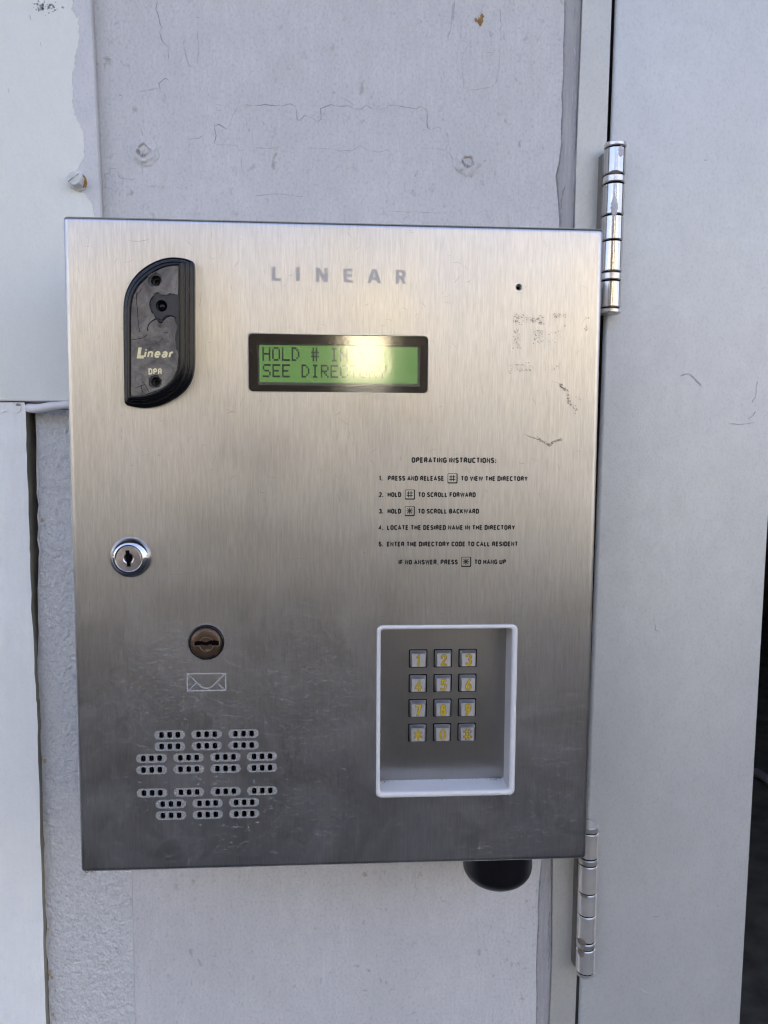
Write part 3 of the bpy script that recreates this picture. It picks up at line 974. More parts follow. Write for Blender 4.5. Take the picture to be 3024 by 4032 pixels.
k2, o2 = .36166, 500
segs = [(180, 238, 'pin_cap'), (242, 530, 'knuckle'), (536, 622, 'bearing_ring'), (630, 968, 'knuckle'), (974, 1243, 'knuckle'), (1248, 1584, 'knuckle'), (1590, 1676, 'bearing_ring'), (1684, 1976, 'knuckle'), (1982, 2040, 'pin_cap')]
segs = [(o2 + a * k2, o2 + b_ * k2, k) for a, b_, k in segs]
YH = .0835
hinge('upper stainless gate hinge with flecks of dried paint, beside the intercom\'s top right corner', (2423, o2 + 180 * k2), (2399, o2 + 2040 * k2), segs, YH, .0072, -1,
      drips=((.035, .10, 60, 95), (.33, .44, 80, 125)), grime=((.175, .195, 70, 150),))
k3, o3 = .29851, 3200
segs = [(150, 230, 'pin_cap'), (238, 566, 'knuckle'), (574, 652, 'bearing_ring'), (660, 1018, 'knuckle'), (1024, 1308, 'knuckle'), (1314, 1660, 'knuckle'), (1668, 1750, 'bearing_ring'), (1758, 2074, 'knuckle'), (2080, 2118, 'pin_cap')]
segs = [(o3 + a * k3, o3 + b_ * k3, k) for a, b_, k in segs]
hinge('lower stainless gate hinge with dark grime around its rings, beside the intercom\'s bottom right corner', (2320, o3 + 150 * k3), (2303, o3 + 2118 * k3), segs, YH, .0068, -1,
      grime=((.735, .785, 100, 175), (.80, .86, 110, 165), (.44, .46, 95, 160)), metal='hinge_lit')

# ------------------------------------------------------------------ dark space beyond the gate
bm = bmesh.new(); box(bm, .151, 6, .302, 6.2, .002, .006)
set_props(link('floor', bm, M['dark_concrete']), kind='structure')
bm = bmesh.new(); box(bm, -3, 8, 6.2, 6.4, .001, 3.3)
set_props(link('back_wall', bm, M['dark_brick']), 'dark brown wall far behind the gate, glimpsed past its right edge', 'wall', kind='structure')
bm = bmesh.new(); box(bm, -14, 14, .301, 6.6, 3.4, 3.55); box(bm, -14, 14, -.75, .134, 3.0, 3.12)  # outer slab: unseen eave added to darken the panel's top edge
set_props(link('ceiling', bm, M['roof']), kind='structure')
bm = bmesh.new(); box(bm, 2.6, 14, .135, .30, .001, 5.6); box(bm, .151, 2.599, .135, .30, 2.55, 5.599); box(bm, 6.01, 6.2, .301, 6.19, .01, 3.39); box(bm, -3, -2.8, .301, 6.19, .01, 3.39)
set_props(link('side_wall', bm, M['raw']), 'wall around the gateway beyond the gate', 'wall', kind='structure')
hp = [U(2960, 3340, 2.9), U(2990, 3372, 2.85), U(3020, 3388, 2.8), U(3060, 3386, 2.8), U(3120, 3360, 2.9)]
bm = bmesh.new()
tube(bm, catmull([(p.x, p.y, .03) for p in hp], 5, False), .02, 12)
set_props(link('hose', bm, M['lip'], smooth=True, recalc=True), 'pale hose lying on the dark floor beyond the gate', 'hose')

# ------------------------------------------------------------------ what the steel mirrors: a sunlit building across the yard
be = empty('building', (0, -20, 0), 'sunlit tan building with a pale panel added for glare across the yard, mirrored in the intercom\'s display', 'building')
bm = bmesh.new(); box(bm, -60, 60, -26, -20, .001, 8.0)
link('facade', bm, M['stucco'], be)
M['reflection_band'] = simple('dark plinth', (.045, .046, .046), .85, bscale=20)
bm = bmesh.new(); box(bm, -60, 60, -19.999, -19.6, .002, 4.6)
link('reflection_band', bm, M['reflection_band'], be)  # added dark band, darkens what the steel reflects near the horizon
M['glare_reflector'] = simple('pale panel added for glare', (.40, .375, .26), .6, bscale=20, vary=.02)
bm = bmesh.new(); box(bm, -.4, 2.4, -19.55, -19.45, 3.3, 6.8)
link('glare_panel', bm, M['glare_reflector'], be)  # added reflector panel, brightens the glare on the display
bm = bmesh.new(); box(bm, -60.3, 60.3, -26.3, -19.7, 8.0, 8.2)
link('roof', bm, M['roof'], be)
for x0, x1 in ((-2.6, .06), (.43, 1.5)):
    bm = bmesh.new(); box(bm, x0, x1, -6.3, -5.6, .001, 3.6, bev=.02)
    o = link('dark_blocker', bm, M['blocker'])  # unseen dark slab, added to darken parts of the display's reflection
    set_props(o, ('broad' if x1 < 0 else 'narrower') + ' dark slab, unseen, added to darken parts of the display reflection', 'pier', 'dark slabs added for the display reflection')

# ------------------------------------------------------------------ the intercom
W2, H2 = .15, .18647
PX0, PX1, PZ0, PZ1 = -W2, W2, Z0 - H2, Z0 + H2
ic = empty('intercom', (0, YW, PZ0), 'large brushed-steel door-entry intercom with keypad, green display and card reader', 'intercom')

RK = (1450, 2430); KK = .37372      # keypad close-up
RD = (940, 1270); KD = .48222       # display
RI = (1440, 1760); KI = 700 / 1659  # instructions
RL = (420, 2090); KL = .31344       # locks
RS = (500, 2840); KP = .37372       # speaker
RC = (440, 980); KC = .29828        # card reader
RM = (1900, 860); KM = .42504

def Q(reg, k, a, b_, y=0.0):
    return U(reg[0] + a * k, reg[1] + b_ * k, y)

# measured openings
kA, kB = Q(RK, KK, 90, 88), Q(RK, KK, 1538, 1870)
d0, d1 = Q(RD, KD, 77, 88), Q(RD, KD, 1544, 578)
l1 = Q(RL, KL, 302, 332); l2 = Q(RL, KL, 1252, 1400)
mic = Q(RM, KM, 337, 637)
RA = .439 / FPX                     # metres per photo pixel on the panel

# speaker slots
slot = []
s0, s1 = Q(RS, KP, 258, 388), Q(RS, KP, 1423, 373)
px_ = (s1.x - s0.x) / 3
zr3 = (s0.z + s1.z) / 2
zr1 = (Q(RS, KP, 449, 142).z + Q(RS, KP, 1228, 131).z) / 2
zr7 = (Q(RS, KP, 458, 991).z + Q(RS, KP, 1230, 975).z) / 2
pz = (zr1 - zr7) / 7
for row, n in ((0, 3), (1, 3), (2, 4), (3, 4), (5, 4), (6, 3), (7, 3)):
    z = zr1 - row * pz
    for k in range(n):
        slot.append((s0.x + px_ * (k + (.5 if n == 3 else 0)), z))
SW, SH = 323 * KP * RA, 97 * KP * RA
HW, HH, HP = 48 * KP * RA, 66 * KP * RA, 86 * KP * RA
def barrel(cx, cz, w, h, n=5):
    bul = h * .16
    top = [(cx + w / 2 - w * k / n, cz + h / 2 - bul + bul * math.sin(math.pi * k / n) ** .7) for k in range(n + 1)]
    bot = [(cx - w / 2 + w * k / n, cz - h / 2 + bul - bul * math.sin(math.pi * k / n) ** .7) for k in range(n + 1)]
    return top + bot

ER = .0030
outer = rrect(PX0 + ER, PZ0 + ER, PX1 - ER, PZ1 - ER, .0008, 4)
kr = [(kA.x, kB.z), (kB.x, kA.z)]
loops = [outer,
         rrect(kA.x + .0004, kB.z + .0004, kB.x - .0004, kA.z - .0004, .0030, 8),
         rrect(d0.x, d1.z, d1.x, d0.z, .0022, 6),
         circle(l1.x, l1.z, .0098), circle(l2.x, l2.z, 228 * KL * RA, 56), circle(mic.x, mic.z, .0019, 28)]
for cx, cz in slot:
    for k in (-1, 0, 1):
        loops.append(barrel(cx + k * HP, cz, HW, HH))
pl = flat(loops, 0.0, .0012)
# rolled edge and returns
rings = []
for a in (0, 15, 30, 45, 60, 75, 90):
    ins, dep = ER * (1 - math.sin(R(a))), ER * (1 - math.cos(R(a)))
    rings.append([(x, dep, z) for x, z in rrect(PX0 + ins, PZ0 + ins, PX1 - ins, PZ1 - ins, .0008 + (ER - ins) * .45, 4)])
rings.append([(x, .022, z) for x, _, z in rings[-1]])
tmp = bmesh.new(); loft(tmp, rings)
bmesh.ops.recalc_face_normals(tmp, faces=tmp.faces)
for f in tmp.faces: f.smooth = True
tm = bpy.data.meshes.new('tmp'); tmp.to_mesh(tm); tmp.free(); pl.from_mesh(tm); bpy.data.meshes.remove(tm)

# wear on the steel: scratches, scuffs, residue
def inside_cut(x, z):
    if kA.x - .003 < x < kB.x + .003 and kB.z - .003 < z < kA.z + .003: return True
    if d0.x - .002 < x < d1.x + .002 and d1.z - .002 < z < d0.z + .002: return True
    for c, r in ((l1, .013), (l2, .012), (mic, .003)):
        if math.hypot(x - c.x, z - c.z) < r: return True
    for cx, cz in slot:
        if abs(x - cx) < SW / 2 + .001 and abs(z - cz) < SH / 2 + .0008: return True
    return not (PX0 + .005 < x < PX1 - .005 and PZ0 + .005 < z < PZ1 - .005)
def scratch(x, z, length, ang, w, mi, bend=.0):
    n = 4
    path = []
    for k in range(n + 1):
        t = k / n - .5
        px, pz2 = x + math.cos(ang) * t * length - math.sin(ang) * bend * (t * t), z + math.sin(ang) * t * length + math.cos(ang) * bend * (t * t)
        if inside_cut(px, pz2): return
        path.append((px, pz2))
    ribbon(pl, path, w, -.00004, mi, True, .2)
clusters = [(random.uniform(PX0, PX1), PZ0 + abs(random.gauss(.10, .06)), random.uniform(.01, .03)) for k in range(46)]
for cx, cz, sp in clusters:
    for k in range(60):
        x, z = random.gauss(cx, sp), random.gauss(cz, sp * .7)
        if z > Z0 - .035 + random.gauss(0, .012): continue
        scratch(x, z, random.uniform(.0010, .0032), random.gauss(0, .28), random.uniform(.00012, .00026), 1, random.gauss(0, .0012))
for k in range(650):
    x, z = random.uniform(PX0, PX1), PZ0 + random.random() ** 1.3 * .16
    scratch(x, z, random.uniform(.001, .004), random.gauss(0, .5), random.uniform(.00010, .00024), 1, random.gauss(0, .001))
for k in range(26):
    scratch(random.uniform(PX0, PX1), random.uniform(PZ0, Z0 + .02), random.uniform(.008, .022), random.gauss(.15, .3), random.uniform(.00012, .00022), 1, random.gauss(0, .003))
for k in range(170):
    x, z = random.uniform(PX0, PX1), random.uniform(Z0 + .03, PZ1)
    scratch(x, z, random.uniform(.0015, .006), random.uniform(0, 3.1), random.uniform(.00008, .00016), 3, random.gauss(0, .002))
for a, b_, l, an, be_ in ((845, 1810, .0055, 1.2, .003), (550, 950, .012, .1, .004), (1800, 1100, .006, .9, .0), (1440, 1540, .012, -.2, 0), (790, 1180, .009, 1.4, .001), (905, 1625, .004, .3, .002), (910, 1620, .006, -.3, .002), (1340, 1545, .012, .05, .0), (1330, 1630, .004, .5, .001)):
    c = U(a, b_); scratch(c.x, c.z, l, an, .0002, 3, be_)
def fleck(x, z, s, mi=2, el=1.0):
    if inside_cut(x, z): return
    n = random.randint(4, 7)
    yl = lift(-.00005)
    vs = [pl.verts.new((x + math.cos(k / n * 6.283) * s * random.uniform(.4, 1.3), yl, z + math.sin(k / n * 6.283) * s * el * random.uniform(.4, 1.3))) for k in range(n)]
    f = pl.faces.new(vs); f.material_index = mi; f.normal_update()
    if f.normal.y > 0: f.normal_flip()
for x0, y0, x1, y1, n in ((285, 865, 380, 985, 60), (400, 895, 425, 960, 10), (440, 920, 520, 965, 28), (515, 895, 570, 985, 34), (655, 880, 720, 920, 26), (748, 875, 772, 925, 8), (745, 985, 770, 1005, 6), (955, 915, 992, 935, 8), (945, 980, 972, 1050, 12),
                          (285, 1020, 350, 1080, 16), (280, 1095, 350, 1205, 34), (470, 1030, 560, 1175, 44), (610, 1040, 730, 1150, 18), (245, 1350, 275, 1440, 16), (310, 1350, 385, 1362, 14), (320, 1395, 365, 1430, 10), (395, 1330, 460, 1345, 8), (400, 1398, 450, 1408, 10), (570, 1330, 720, 1410, 12), (1000, 1250, 1070, 1310, 9)):
    for k in range(n):
        c = Q(RM, KM, random.uniform(x0, x1), random.uniform(y0, y1))
        fleck(c.x, c.z, random.uniform(.00012, .00045))
def scuff(path, wid, n, s0_, s1_):
    for k in range(n):
        t = random.random() * (len(path) - 1)
        i = int(t); u = t - i
        a = path[i][0] + (path[i + 1][0] - path[i][0]) * u + random.gauss(0, wid)
        b_ = path[i][1] + (path[i + 1][1] - path[i][1]) * u + random.gauss(0, wid)
        c = Q(RM, KM, a, b_)
        fleck(c.x, c.z, random.uniform(s0_, s1_))
scuff([(715, 1545), (740, 1560), (780, 1590), (790, 1640), (785, 1690), (805, 1710), (850, 1745), (870, 1800)], 9, 70, .00015, .0006)
scuff([(640, 1512), (700, 1525), (735, 1545)], 3, 14, .00012, .0003)
scuff([(790, 1640), (860, 1660), (910, 1670)], 10, 12, .00012, .0004)
scuff([(455, 2030), (520, 2045), (560, 2070), (600, 2090), (620, 2105), (650, 2070), (700, 2055), (725, 2040)], 5, 90, .0002, .0006)
c = [xz(Q(RM, KM, a, b_)) for a, b_ in ((385, 1995), (430, 2020), (520, 2050), (590, 2090))]
ribbon(pl, c, .0005, -.00006, 2, True, .3)
for k in range(26):     # pale specks
    c = U(random.uniform(300, 2200), random.uniform(1900, 3350)); fleck(c.x, c.z, random.uniform(.0002, .0006), 1)
for k in range(22):
    c = U(random.uniform(300, 2300), random.uniform(950, 1800)); fleck(c.x, c.z, random.uniform(.0001, .0003), 3)
c = U(346, 3429); ribbon(pl, [(c.x - .0016, c.z), (c.x - .001, c.z - .0009), (c.x + .0002, c.z - .0007), (c.x + .0004, c.z + .0006)], .0007, -.00006, 3, False)
c = U(352, 3431); ribbon(pl, [(c.x + .0005, c.z - .0003), (c.x + .0022, c.z - .0003)], .0005, -.00006, 3, False)
plate = link('door_plate', pl, [M['steel'], M['scratch'], M['residue'], M['dark_scratch']], ic)
planar_uv(plate.data)

# housing behind the door
bm = bmesh.new()
box(bm, PX0 + .006, PX1 - .006, .023, YW - .0008, PZ0 + .006, PZ1 - .006, bev=.002)
link('housing', bm, M['housing'], ic)
# black dome underneath
dc = Q((1700, 3100), .60277, 428, 500, .055)
rd = 236 * .60277 * (.055 + .439) / FPX
bm = bmesh.new()
rings = []
zl = Q((1700, 3100), .60277, 428, 632, .055).z
top_z = PZ0 + .008
hgt = dc.z - zl
for z in (top_z, dc.z):
    rings.append([(dc.x + rd * math.cos(R(7.5 * i)), .055 + rd * .95 * math.sin(R(7.5 * i)), z) for i in range(48)])
for a in (10, 20, 30, 40, 50, 60, 70, 80, 87):
    k = math.cos(R(a)) ** .9
    rings.append([(dc.x + rd * k * math.cos(R(7.5 * i)), .055 + .95 * rd * k * math.sin(R(7.5 * i)), dc.z - (dc.z - zl) * math.sin(R(a))) for i in range(48)])
loft(bm, rings, 0, cap_last=True)
link('dome', bm, M['black_matte'], ic, smooth=True, recalc=True)

# maker's mark: six wide-set capitals
def glyph(reg, k, x0, y0, x1, y1, outer_, holes=()):
    a, b_ = Q(reg, k, x0, y1), Q(reg, k, x1, y0)
    return [[(a.x + u * (b_.x - a.x), a.z + v * (b_.z - a.z)) for u, v in lp] for lp in (outer_, *holes)]
RT, KT = (1000, 980), 700 / 1659
I_ = [(0, 0), (1, 0), (1, 1), (0, 1)]
L_ = [(0, 0), (1, 0), (1, .2), (.42, .2), (.42, 1), (0, 1)]
N_ = [(0, 0), (.29, 0), (.29, .56), (.66, 0), (1, 0), (1, 1), (.71, 1), (.71, .44), (.34, 1), (0, 1)]
E_ = [(0, 0), (1, 0), (1, .2), (.4, .2), (.4, .41), (.93, .41), (.93, .6), (.4, .6), (.4, .8), (.98, .8), (.98, 1), (0, 1)]
A_ = [(0, 0), (.26, 0), (.335, .22), (.655, .22), (.73, 0), (1, 0), (.67, 1), (.33, 1)]
Ah = [(.395, .42), (.6, .42), (.5, .78)]
R_ = [(0, 0), (.33, 0), (.33, .4), (.44, .4), (.67, 0), (1, 0), (.74, .46), (.88, .55), (.95, .7), (.91, .86), (.8, .96), (.62, 1), (0, 1)]
Rh = [(.33, .6), (.5, .6), (.6, .64), (.63, .71), (.6, .78), (.5, .82), (.33, .82)]
lt = bmesh.new()
yy = (166 + 325) / 2
for bx, o_, hs in (((165, 166, 251, 296), L_, ()), ((392, 172, 426, 300), I_, ()), ((575, 178, 689, 308), N_, ()), ((835, 185, 923, 313), E_, ()), ((1057, 192, 1188, 319), A_, (Ah,)), ((1322, 197, 1422, 325), R_, (Rh,))):
    flat(glyph(RT, KT, *bx, o_, hs), -.00006, .00005, lt)
link('maker_mark', lt, M['etch_dark'], ic)

# printed instructions
def zmean(a, b_): return (a.z + b_.z) / 2
rows = [
    ([('OPERATING INSTRUCTIONS:', 427, 1219)], [], 150, 54),
    ([('1.', 122, 157), ('PRESS AND RELEASE', 205, 731), ('TO VIEW THE DIRECTORY', 886, 1512)], [('#', 763, 857)], 317, 48),
    ([('2.', 123, 165), ('HOLD', 203, 332), ('TO SCROLL FORWARD', 487, 1027)], [('#', 366, 460)], 469, 48),
    ([('3.', 122, 165), ('HOLD', 202, 331), ('TO SCROLL BACKWARD', 485, 1058)], [('*', 365, 458)], 623, 48),
    ([('4.', 120, 163), ('LOCATE THE DESIRED NAME IN THE DIRECTORY', 198, 1394)], [], 775, 48),
    ([('5.', 120, 163), ('ENTER THE DIRECTORY CODE TO CALL RESIDENT', 197, 1421)], [], 929, 48),
    ([('IF NO ANSWER, PRESS', 305, 860), ('TO HANG UP', 1013, 1310)], [('*', 890, 984)], 1097, 48)]
YI = -.00007
for texts, boxes, base, cap in rows:
    lt = bmesh.new()
    zb_ = Q(RI, KI, 700, base).z
    for s, a, b_ in texts:
        stroke_text(lt, s, Q(RI, KI, a, base).x, Q(RI, KI, b_, base).x, zb_, cap * KI * RA, YI)
    for s, a, b_ in boxes:
        x0, x1 = Q(RI, KI, a, base).x, Q(RI, KI, b_, base).x
        w = x1 - x0
        cz = zb_ + 24 * KI * RA
        z0, z1 = cz - w * .5, cz + w * .5
        t = w * .065
        flat([rrect(x0, z0, x1, z1, w * .1, 5), rrect(x0 + t * .8, z0 + t * 1.9, x1 - t * 1.7, z1 - t * .8, w * .07, 5)], YI, .00004, lt)
        cx, cz2, g = (x0 + x1) / 2 - t * .4, (z0 + z1) / 2 + t * .5, w * .30
        if s == '#':
            for u in (-.42, .42):
                stroke(lt, [(cx + u * g * .95, cz2 - g), (cx + u * g * 1.05, cz2 + g)], t * 1.35, YI - .00002)
                stroke(lt, [(cx - g, cz2 + u * g * .95), (cx + g, cz2 + u * g * 1.05)], t * 1.35, YI - .00003)
        else:
            for q in range(4):
                a_ = R(45 * q)
                gg = g * (1.05 if q % 2 == 0 else 1.15)
                stroke(lt, [(cx - math.cos(a_) * gg, cz2 - math.sin(a_) * gg), (cx + math.cos(a_) * gg, cz2 + math.sin(a_) * gg)], t * 1.3, YI - .00002 - q * 4e-6)
    link('lettering', lt, M['ink'], ic)

# envelope mark
em = bmesh.new()
ev = lambda a, b_: xz(Q(RL, KL, a, b_))
e0, e1 = Q(RL, KL, 1007, 2018), Q(RL, KL, 1502, 1782)
t = 17 * KL * RA
flat([rrect(e0.x, e0.z, e1.x, e1.z, .0003, 2), rrect(e0.x + t, e0.z + t, e1.x - t, e1.z - t, .0002, 2)], -.00006, .00005, em)
ribbon(em, [ev(*p) for p in catmull([(1022, 1798), (1100, 1872), (1170, 1940), (1210, 1968), (1256, 1978), (1305, 1966), (1345, 1935), (1410, 1868), (1488, 1796)], 4, False)], t * .95, -.00009, 0, False)
ribbon(em, [ev(1024, 2008), ev(1122, 1914)], t * .95, -.00009, 0, False)
ribbon(em, [ev(1393, 1912), ev(1490, 2000)], t * .95, -.00009, 0, False)
link('envelope_mark', em, M['etch_line'], ic)

# speaker slots
for cx, cz in slot:
    out = rrect(cx - SW / 2, cz - SH / 2, cx + SW / 2, cz + SH / 2, SH * .49, 8)
    holes = [barrel(cx + k * HP, cz, HW * 1.02, HH * 1.02) for k in (-1, 0, 1)]
    link('speaker_slot', flat([out] + holes, -.00008, .00007), M['etch'], ic)
bm = bmesh.new()
sx0, sx1 = min(c[0] for c in slot) - .012, max(c[0] for c in slot) + .012
box(bm, sx0, sx1, .0042, .012, zr7 - .006, zr1 + .006)
sp = link('speaker_cone', bm, M['hole'], ic)
bm = bmesh.new()
for i in range(40):     # perforated mesh behind the slots
    x = sx0 + (sx1 - sx0) * i / 40
    for z_, dz in ((zr7 - .006, 1),):
        box(bm, x, x + .0005, .0030, .0034, zr7 - .006, zr1 + .006)
M['dark_mesh'] = simple('dark speaker mesh', (.014, .014, .022), .4, bscale=700)
link('speaker_mesh', bm, M['dark_mesh'], sp)

# microphone hole
bm = bmesh.new()
lathe_y(bm, mic.x, mic.z, [(.0019, .00006), (.0019, -.0004), (.0011, -.0012), (.0010, -.0040)], 28, cap=False)
me_ = link('microphone_hole', bm, M['key_side'], ic, recalc=False)
bm = bmesh.new(); lathe_y(bm, mic.x, mic.z, [(.0022, -.0042), (.001, -.0042)], 20)
link('microphone_grille', bm, M['hole'], me_)

# ---- display
dz = bmesh.new()
wA, wB = Q(RD, KD, 154, 172, .0012), Q(RD, KD, 1481, 524, .0012)
gap = .0003
flat([rrect(d0.x + gap, d1.z + gap, d1.x - gap, d0.z - gap, .002, 6), rrect(wA.x, wB.z, wB.x, wA.z, .0008, 4)], .0012, .003, dz)
disp = link('display_bezel', dz, M['bezel'], ic)
bm = bmesh.new()
gA, gB = Q(RD, KD, 168, 184, .0042), Q(RD, KD, 1458, 501, .0042)
flat([rrect(wA.x - .001, wB.z - .001, wB.x + .001, wA.z + .001, .0008, 4), rrect(gA.x, gB.z, gB.x, gA.z, .0006, 4)], .0032, .001, bm)
link('display_frame', bm, M['lip'], disp)
bm = bmesh.new()
flat([rrect(wA.x - .002, wB.z - .002, wB.x + .002, wA.z + .002, .0008, 4)], .0046, .002, bm)
link('screen', bm, M['lcd'], disp)
FONT = {'H': '10001 10001 10001 11111 10001 10001 10001', 'O': '01110 10001 10001 10001 10001 10001 01110', 'L': '10000 10000 10000 10000 10000 10000 11111',
        'D': '11100 10010 10001 10001 10001 10010 11100', '#': '01010 01010 11111 01010 11111 01010 01010', 'I': '01110 00100 00100 00100 00100 00100 01110',
        'N': '10001 10001 11001 10101 10011 10001 10001', 'S': '01111 10000 10000 01110 00001 00001 11110', 'E': '11111 10000 10000 11110 10000 10000 11111',
        'R': '11110 10001 10001 11110 10100 10010 10001', 'C': '01110 10001 10000 10000 10000 10001 01110', 'T': '11111 00100 00100 00100 00100 00100 00100',
        'Y': '10001 10001 10001 01010 00100 00100 00100'}
lc = bmesh.new()
YLc = .00452
def lcd_row(s, x0, x1, zt_, zb_):
    dx = (x1 - x0)
    for i, ch in enumerate(s):
        if ch == ' ': continue
        for r_i, row in enumerate(FONT[ch].split()):
            for c_i, v in enumerate(row):
                if v == '1':
                    px0 = x0 + dx * i + c_i * dx / 6.1
                    pzt = zt_ + (zb_ - zt_) * r_i / 7
                    vs = [lc.verts.new((px0 + u * dx / 6.1 * .97, YLc, pzt + w_ * (zb_ - zt_) / 7 * .97)) for u, w_ in ((0, 0), (0, 1), (1, 1), (1, 0))]
                    f = lc.faces.new(vs); f.normal_update()
                    if f.normal.y > 0: f.normal_flip()
p0, p1 = Q(RD, KD, 193, 198, YLc), Q(RD, KD, 193 + 79.6, 198, YLc)
za, zb1 = Q(RD, KD, 500, 203, YLc).z, Q(RD, KD, 500, 316, YLc).z
zc, zd = Q(RD, KD, 500, 342, YLc).z, Q(RD, KD, 500, 450, YLc).z
lcd_row('HOLD # IN TO', p0.x, p1.x, za, zb1)
lcd_row('SEE DIRECTORY', p0.x + .0001, p1.x + .0001, zc, zd)
link('screen_text', lc, M['lcd_ink'], disp)
bm = bmesh.new()
flat([rrect(d0.x + gap, d1.z + gap, d1.x - gap, d0.z - gap, .002, 6)], .0007, .0003, bm)
for a0, b0, a1, b1 in ((893, 148, 1110, 390), (545, 440, 628, 492), (455, 188, 512, 215), (820, 235, 905, 345), (870, 440, 920, 370), (905, 440, 940, 370), (1060, 355, 1105, 320), (950, 345, 1000, 330), (1120, 420, 1180, 395)):
    q = jitter_path([(a0, b0), (a1, b1)], 30, 2)
    ribbon(bm, [xz(Q(RD, KD, a, b_, .0006)) for a, b_ in q], .00016, .00066, 1, True, .3)
link('window', bm, [M['window'], M['etch']], disp)
# bright thin metal ring round the cut-out
bm = bmesh.new()
flat([rrect(d0.x - .0005, d1.z - .0005, d1.x + .0005, d0.z + .0005, .0026, 6), rrect(d0.x + .0001, d1.z + .0001, d1.x - .0001, d0.z - .0001, .0021, 6)], -.0001, .0004, bm)
link('cutout_edge', bm, M['key_side'], disp)

# ---- keypad
YK = .0162
rim = bmesh.new()
ix0, ix1 = Q(RK, KK, 127, 900).x, Q(RK, KK, 1506, 900).x
iz1, iz0 = Q(RK, KK, 800, 122).z, Q(RK, KK, 800, 1830).z
oR = lambda ins, r: rrect(kA.x + ins, kB.z + ins, kB.x - ins, kA.z - ins, r, 8)
def tween(a, b_, t): return [((1 - t) * p[0] + t * q[0], (1 - t) * p[1] + t * q[1]) for p, q in zip(a, b_)]
o0 = oR(0, .0034); i0 = rrect(ix0, iz0, ix1, iz1, .0017, 8); i1 = rrect(ix0 + .0002, iz0 + .0002, ix1 - .0002, iz1 - .0002, .0013, 8)
rings = []
for t, y in ((0, .0006), (0, -.0004), (.12, -.0010), (.5, -.0013), (.85, -.0010), (1, -.0004)):
    rings.append([(x, y, z) for x, z in tween(o0, i0, t)])
for t, y in ((.3, .0015), (1, .006), (1, YK)):
    rings.append([(x, y, z) for x, z in tween(i0, i1, t)])
loft(rim, rings)
tray = link('keypad_tray', rim, M['white_plastic'], ic, recalc=False)
bb = bmesh.new(); bb.from_mesh(tray.data); bmesh.ops.recalc_face_normals(bb, faces=bb.faces)
# open shell: make the front lip face the viewer
bb.faces.ensure_lookup_table()
if sum(f.normal.y for f in bb.faces if f.calc_center_median().y < 0 - YW + 0) > 0:
    bmesh.ops.reverse_faces(bb, faces=bb.faces)
bb.to_mesh(tray.data); bb.free()
auto_smooth(tray, 50)
M['tray_shaded'] = simple('shaded tray wall', (.50, .49, .475), .4, bscale=260, bumpy=.06, vary=.05)
tray.data.materials.append(M['tray_shaded'])
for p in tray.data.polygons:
    if p.center.y + YW > .0018 and abs(p.normal.z) < .9: p.material_index = 1  # side walls' shade put into the colour; ledge stays white
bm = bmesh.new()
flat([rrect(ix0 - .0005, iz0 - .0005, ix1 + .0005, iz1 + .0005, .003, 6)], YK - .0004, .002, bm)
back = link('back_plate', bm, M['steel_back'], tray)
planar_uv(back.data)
# grime in the tray's lower corners
bm = bmesh.new()
for k in range(120):
    side = random.random()
    if side < .55:
        x = random.choice((ix0 + abs(random.gauss(0, .003)), ix1 - abs(random.gauss(0, .004)))); y = YK - .0008 - abs(random.gauss(0, .0018))
        zz = iz0 + .00035
    else:
        x = random.uniform(ix0, ix1); y = YK - .0007 - abs(random.gauss(0, .0006)); zz = iz0 + .00035
    s = random.uniform(.0001, .0005)
    y = max(y, .004)
    zz += k * 2e-7
    vs = [bm.verts.new((x + math.cos(q / 5 * 6.283) * s * random.uniform(.5, 1.4), y + math.sin(q / 5 * 6.283) * s * .6, zz)) for q in range(5)]
    bm.faces.new(vs)
link('grime_stain', bm, M['grime'], tray, recalc=False)

DIG = {'1': [[(-.28, .62), (.02, 1), (.02, -1)]],
       '2': [[(-.5, .5), (-.38, .82), (0, 1), (.4, .82), (.48, .45), (.3, .1), (-.5, -.95)], [(-.5, -.97), (.55, -.97)]],
       '3': [[(-.5, .78), (-.2, .98), (.15, .98), (.45, .75), (.42, .35), (.1, .08)], [(.1, .08), (.45, -.15), (.52, -.55), (.25, -.92), (-.15, -.98), (-.52, -.75)]],
       '4': [[(.25, -1), (.25, 1), (-.6, -.45), (.62, -.45)]],
       '5': [[(.48, .97), (-.3, .97), (-.38, .2)], [(-.38, .2), (0, .28), (.4, .08), (.52, -.35), (.3, -.82), (-.1, -.98), (-.5, -.78)]],
       '6': [[(.3, 1), (-.15, .4), (-.45, -.15), (-.45, -.6), (-.15, -.95), (.25, -.95), (.5, -.6), (.45, -.15), (.15, .08), (-.2, .02), (-.42, -.25)]],
       '7': [[(-.5, .97), (.55, .97), (-.15, -1)]],
       '8': [[(0, .08), (-.36, .3), (-.38, .68), (0, .98), (.38, .68), (.36, .3), (0, .08), (-.45, -.2), (-.46, -.65), (0, -.98), (.46, -.65), (.45, -.2), (0, .08)]],
       '9': [[(-.3, -1), (.15, -.4), (.45, .15), (.45, .6), (.15, .95), (-.25, .95), (-.5, .6), (-.45, .15), (-.15, -.08), (.2, -.02), (.42, .25)]],
       '0': [[(0, 1), (-.42, .7), (-.52, 0), (-.42, -.7), (0, -1), (.42, -.7), (.52, 0), (.42, .7), (0, 1)]],
       '*': [[(0, 1), (0, -1)], [(-.8, .5), (.8, -.5)], [(-.8, -.5), (.8, .5)]],
       '#': [[(-.38, 1), (-.38, -1)], [(.42, 1), (.42, -1)], [(-.9, .55), (.9, .55)], [(-.9, -.55), (.9, -.55)]]}
YF = .0118
kc = {'1': (531, 452), '3': (1058, 450), '*': (526, 1236), '#': (1047, 1236)}
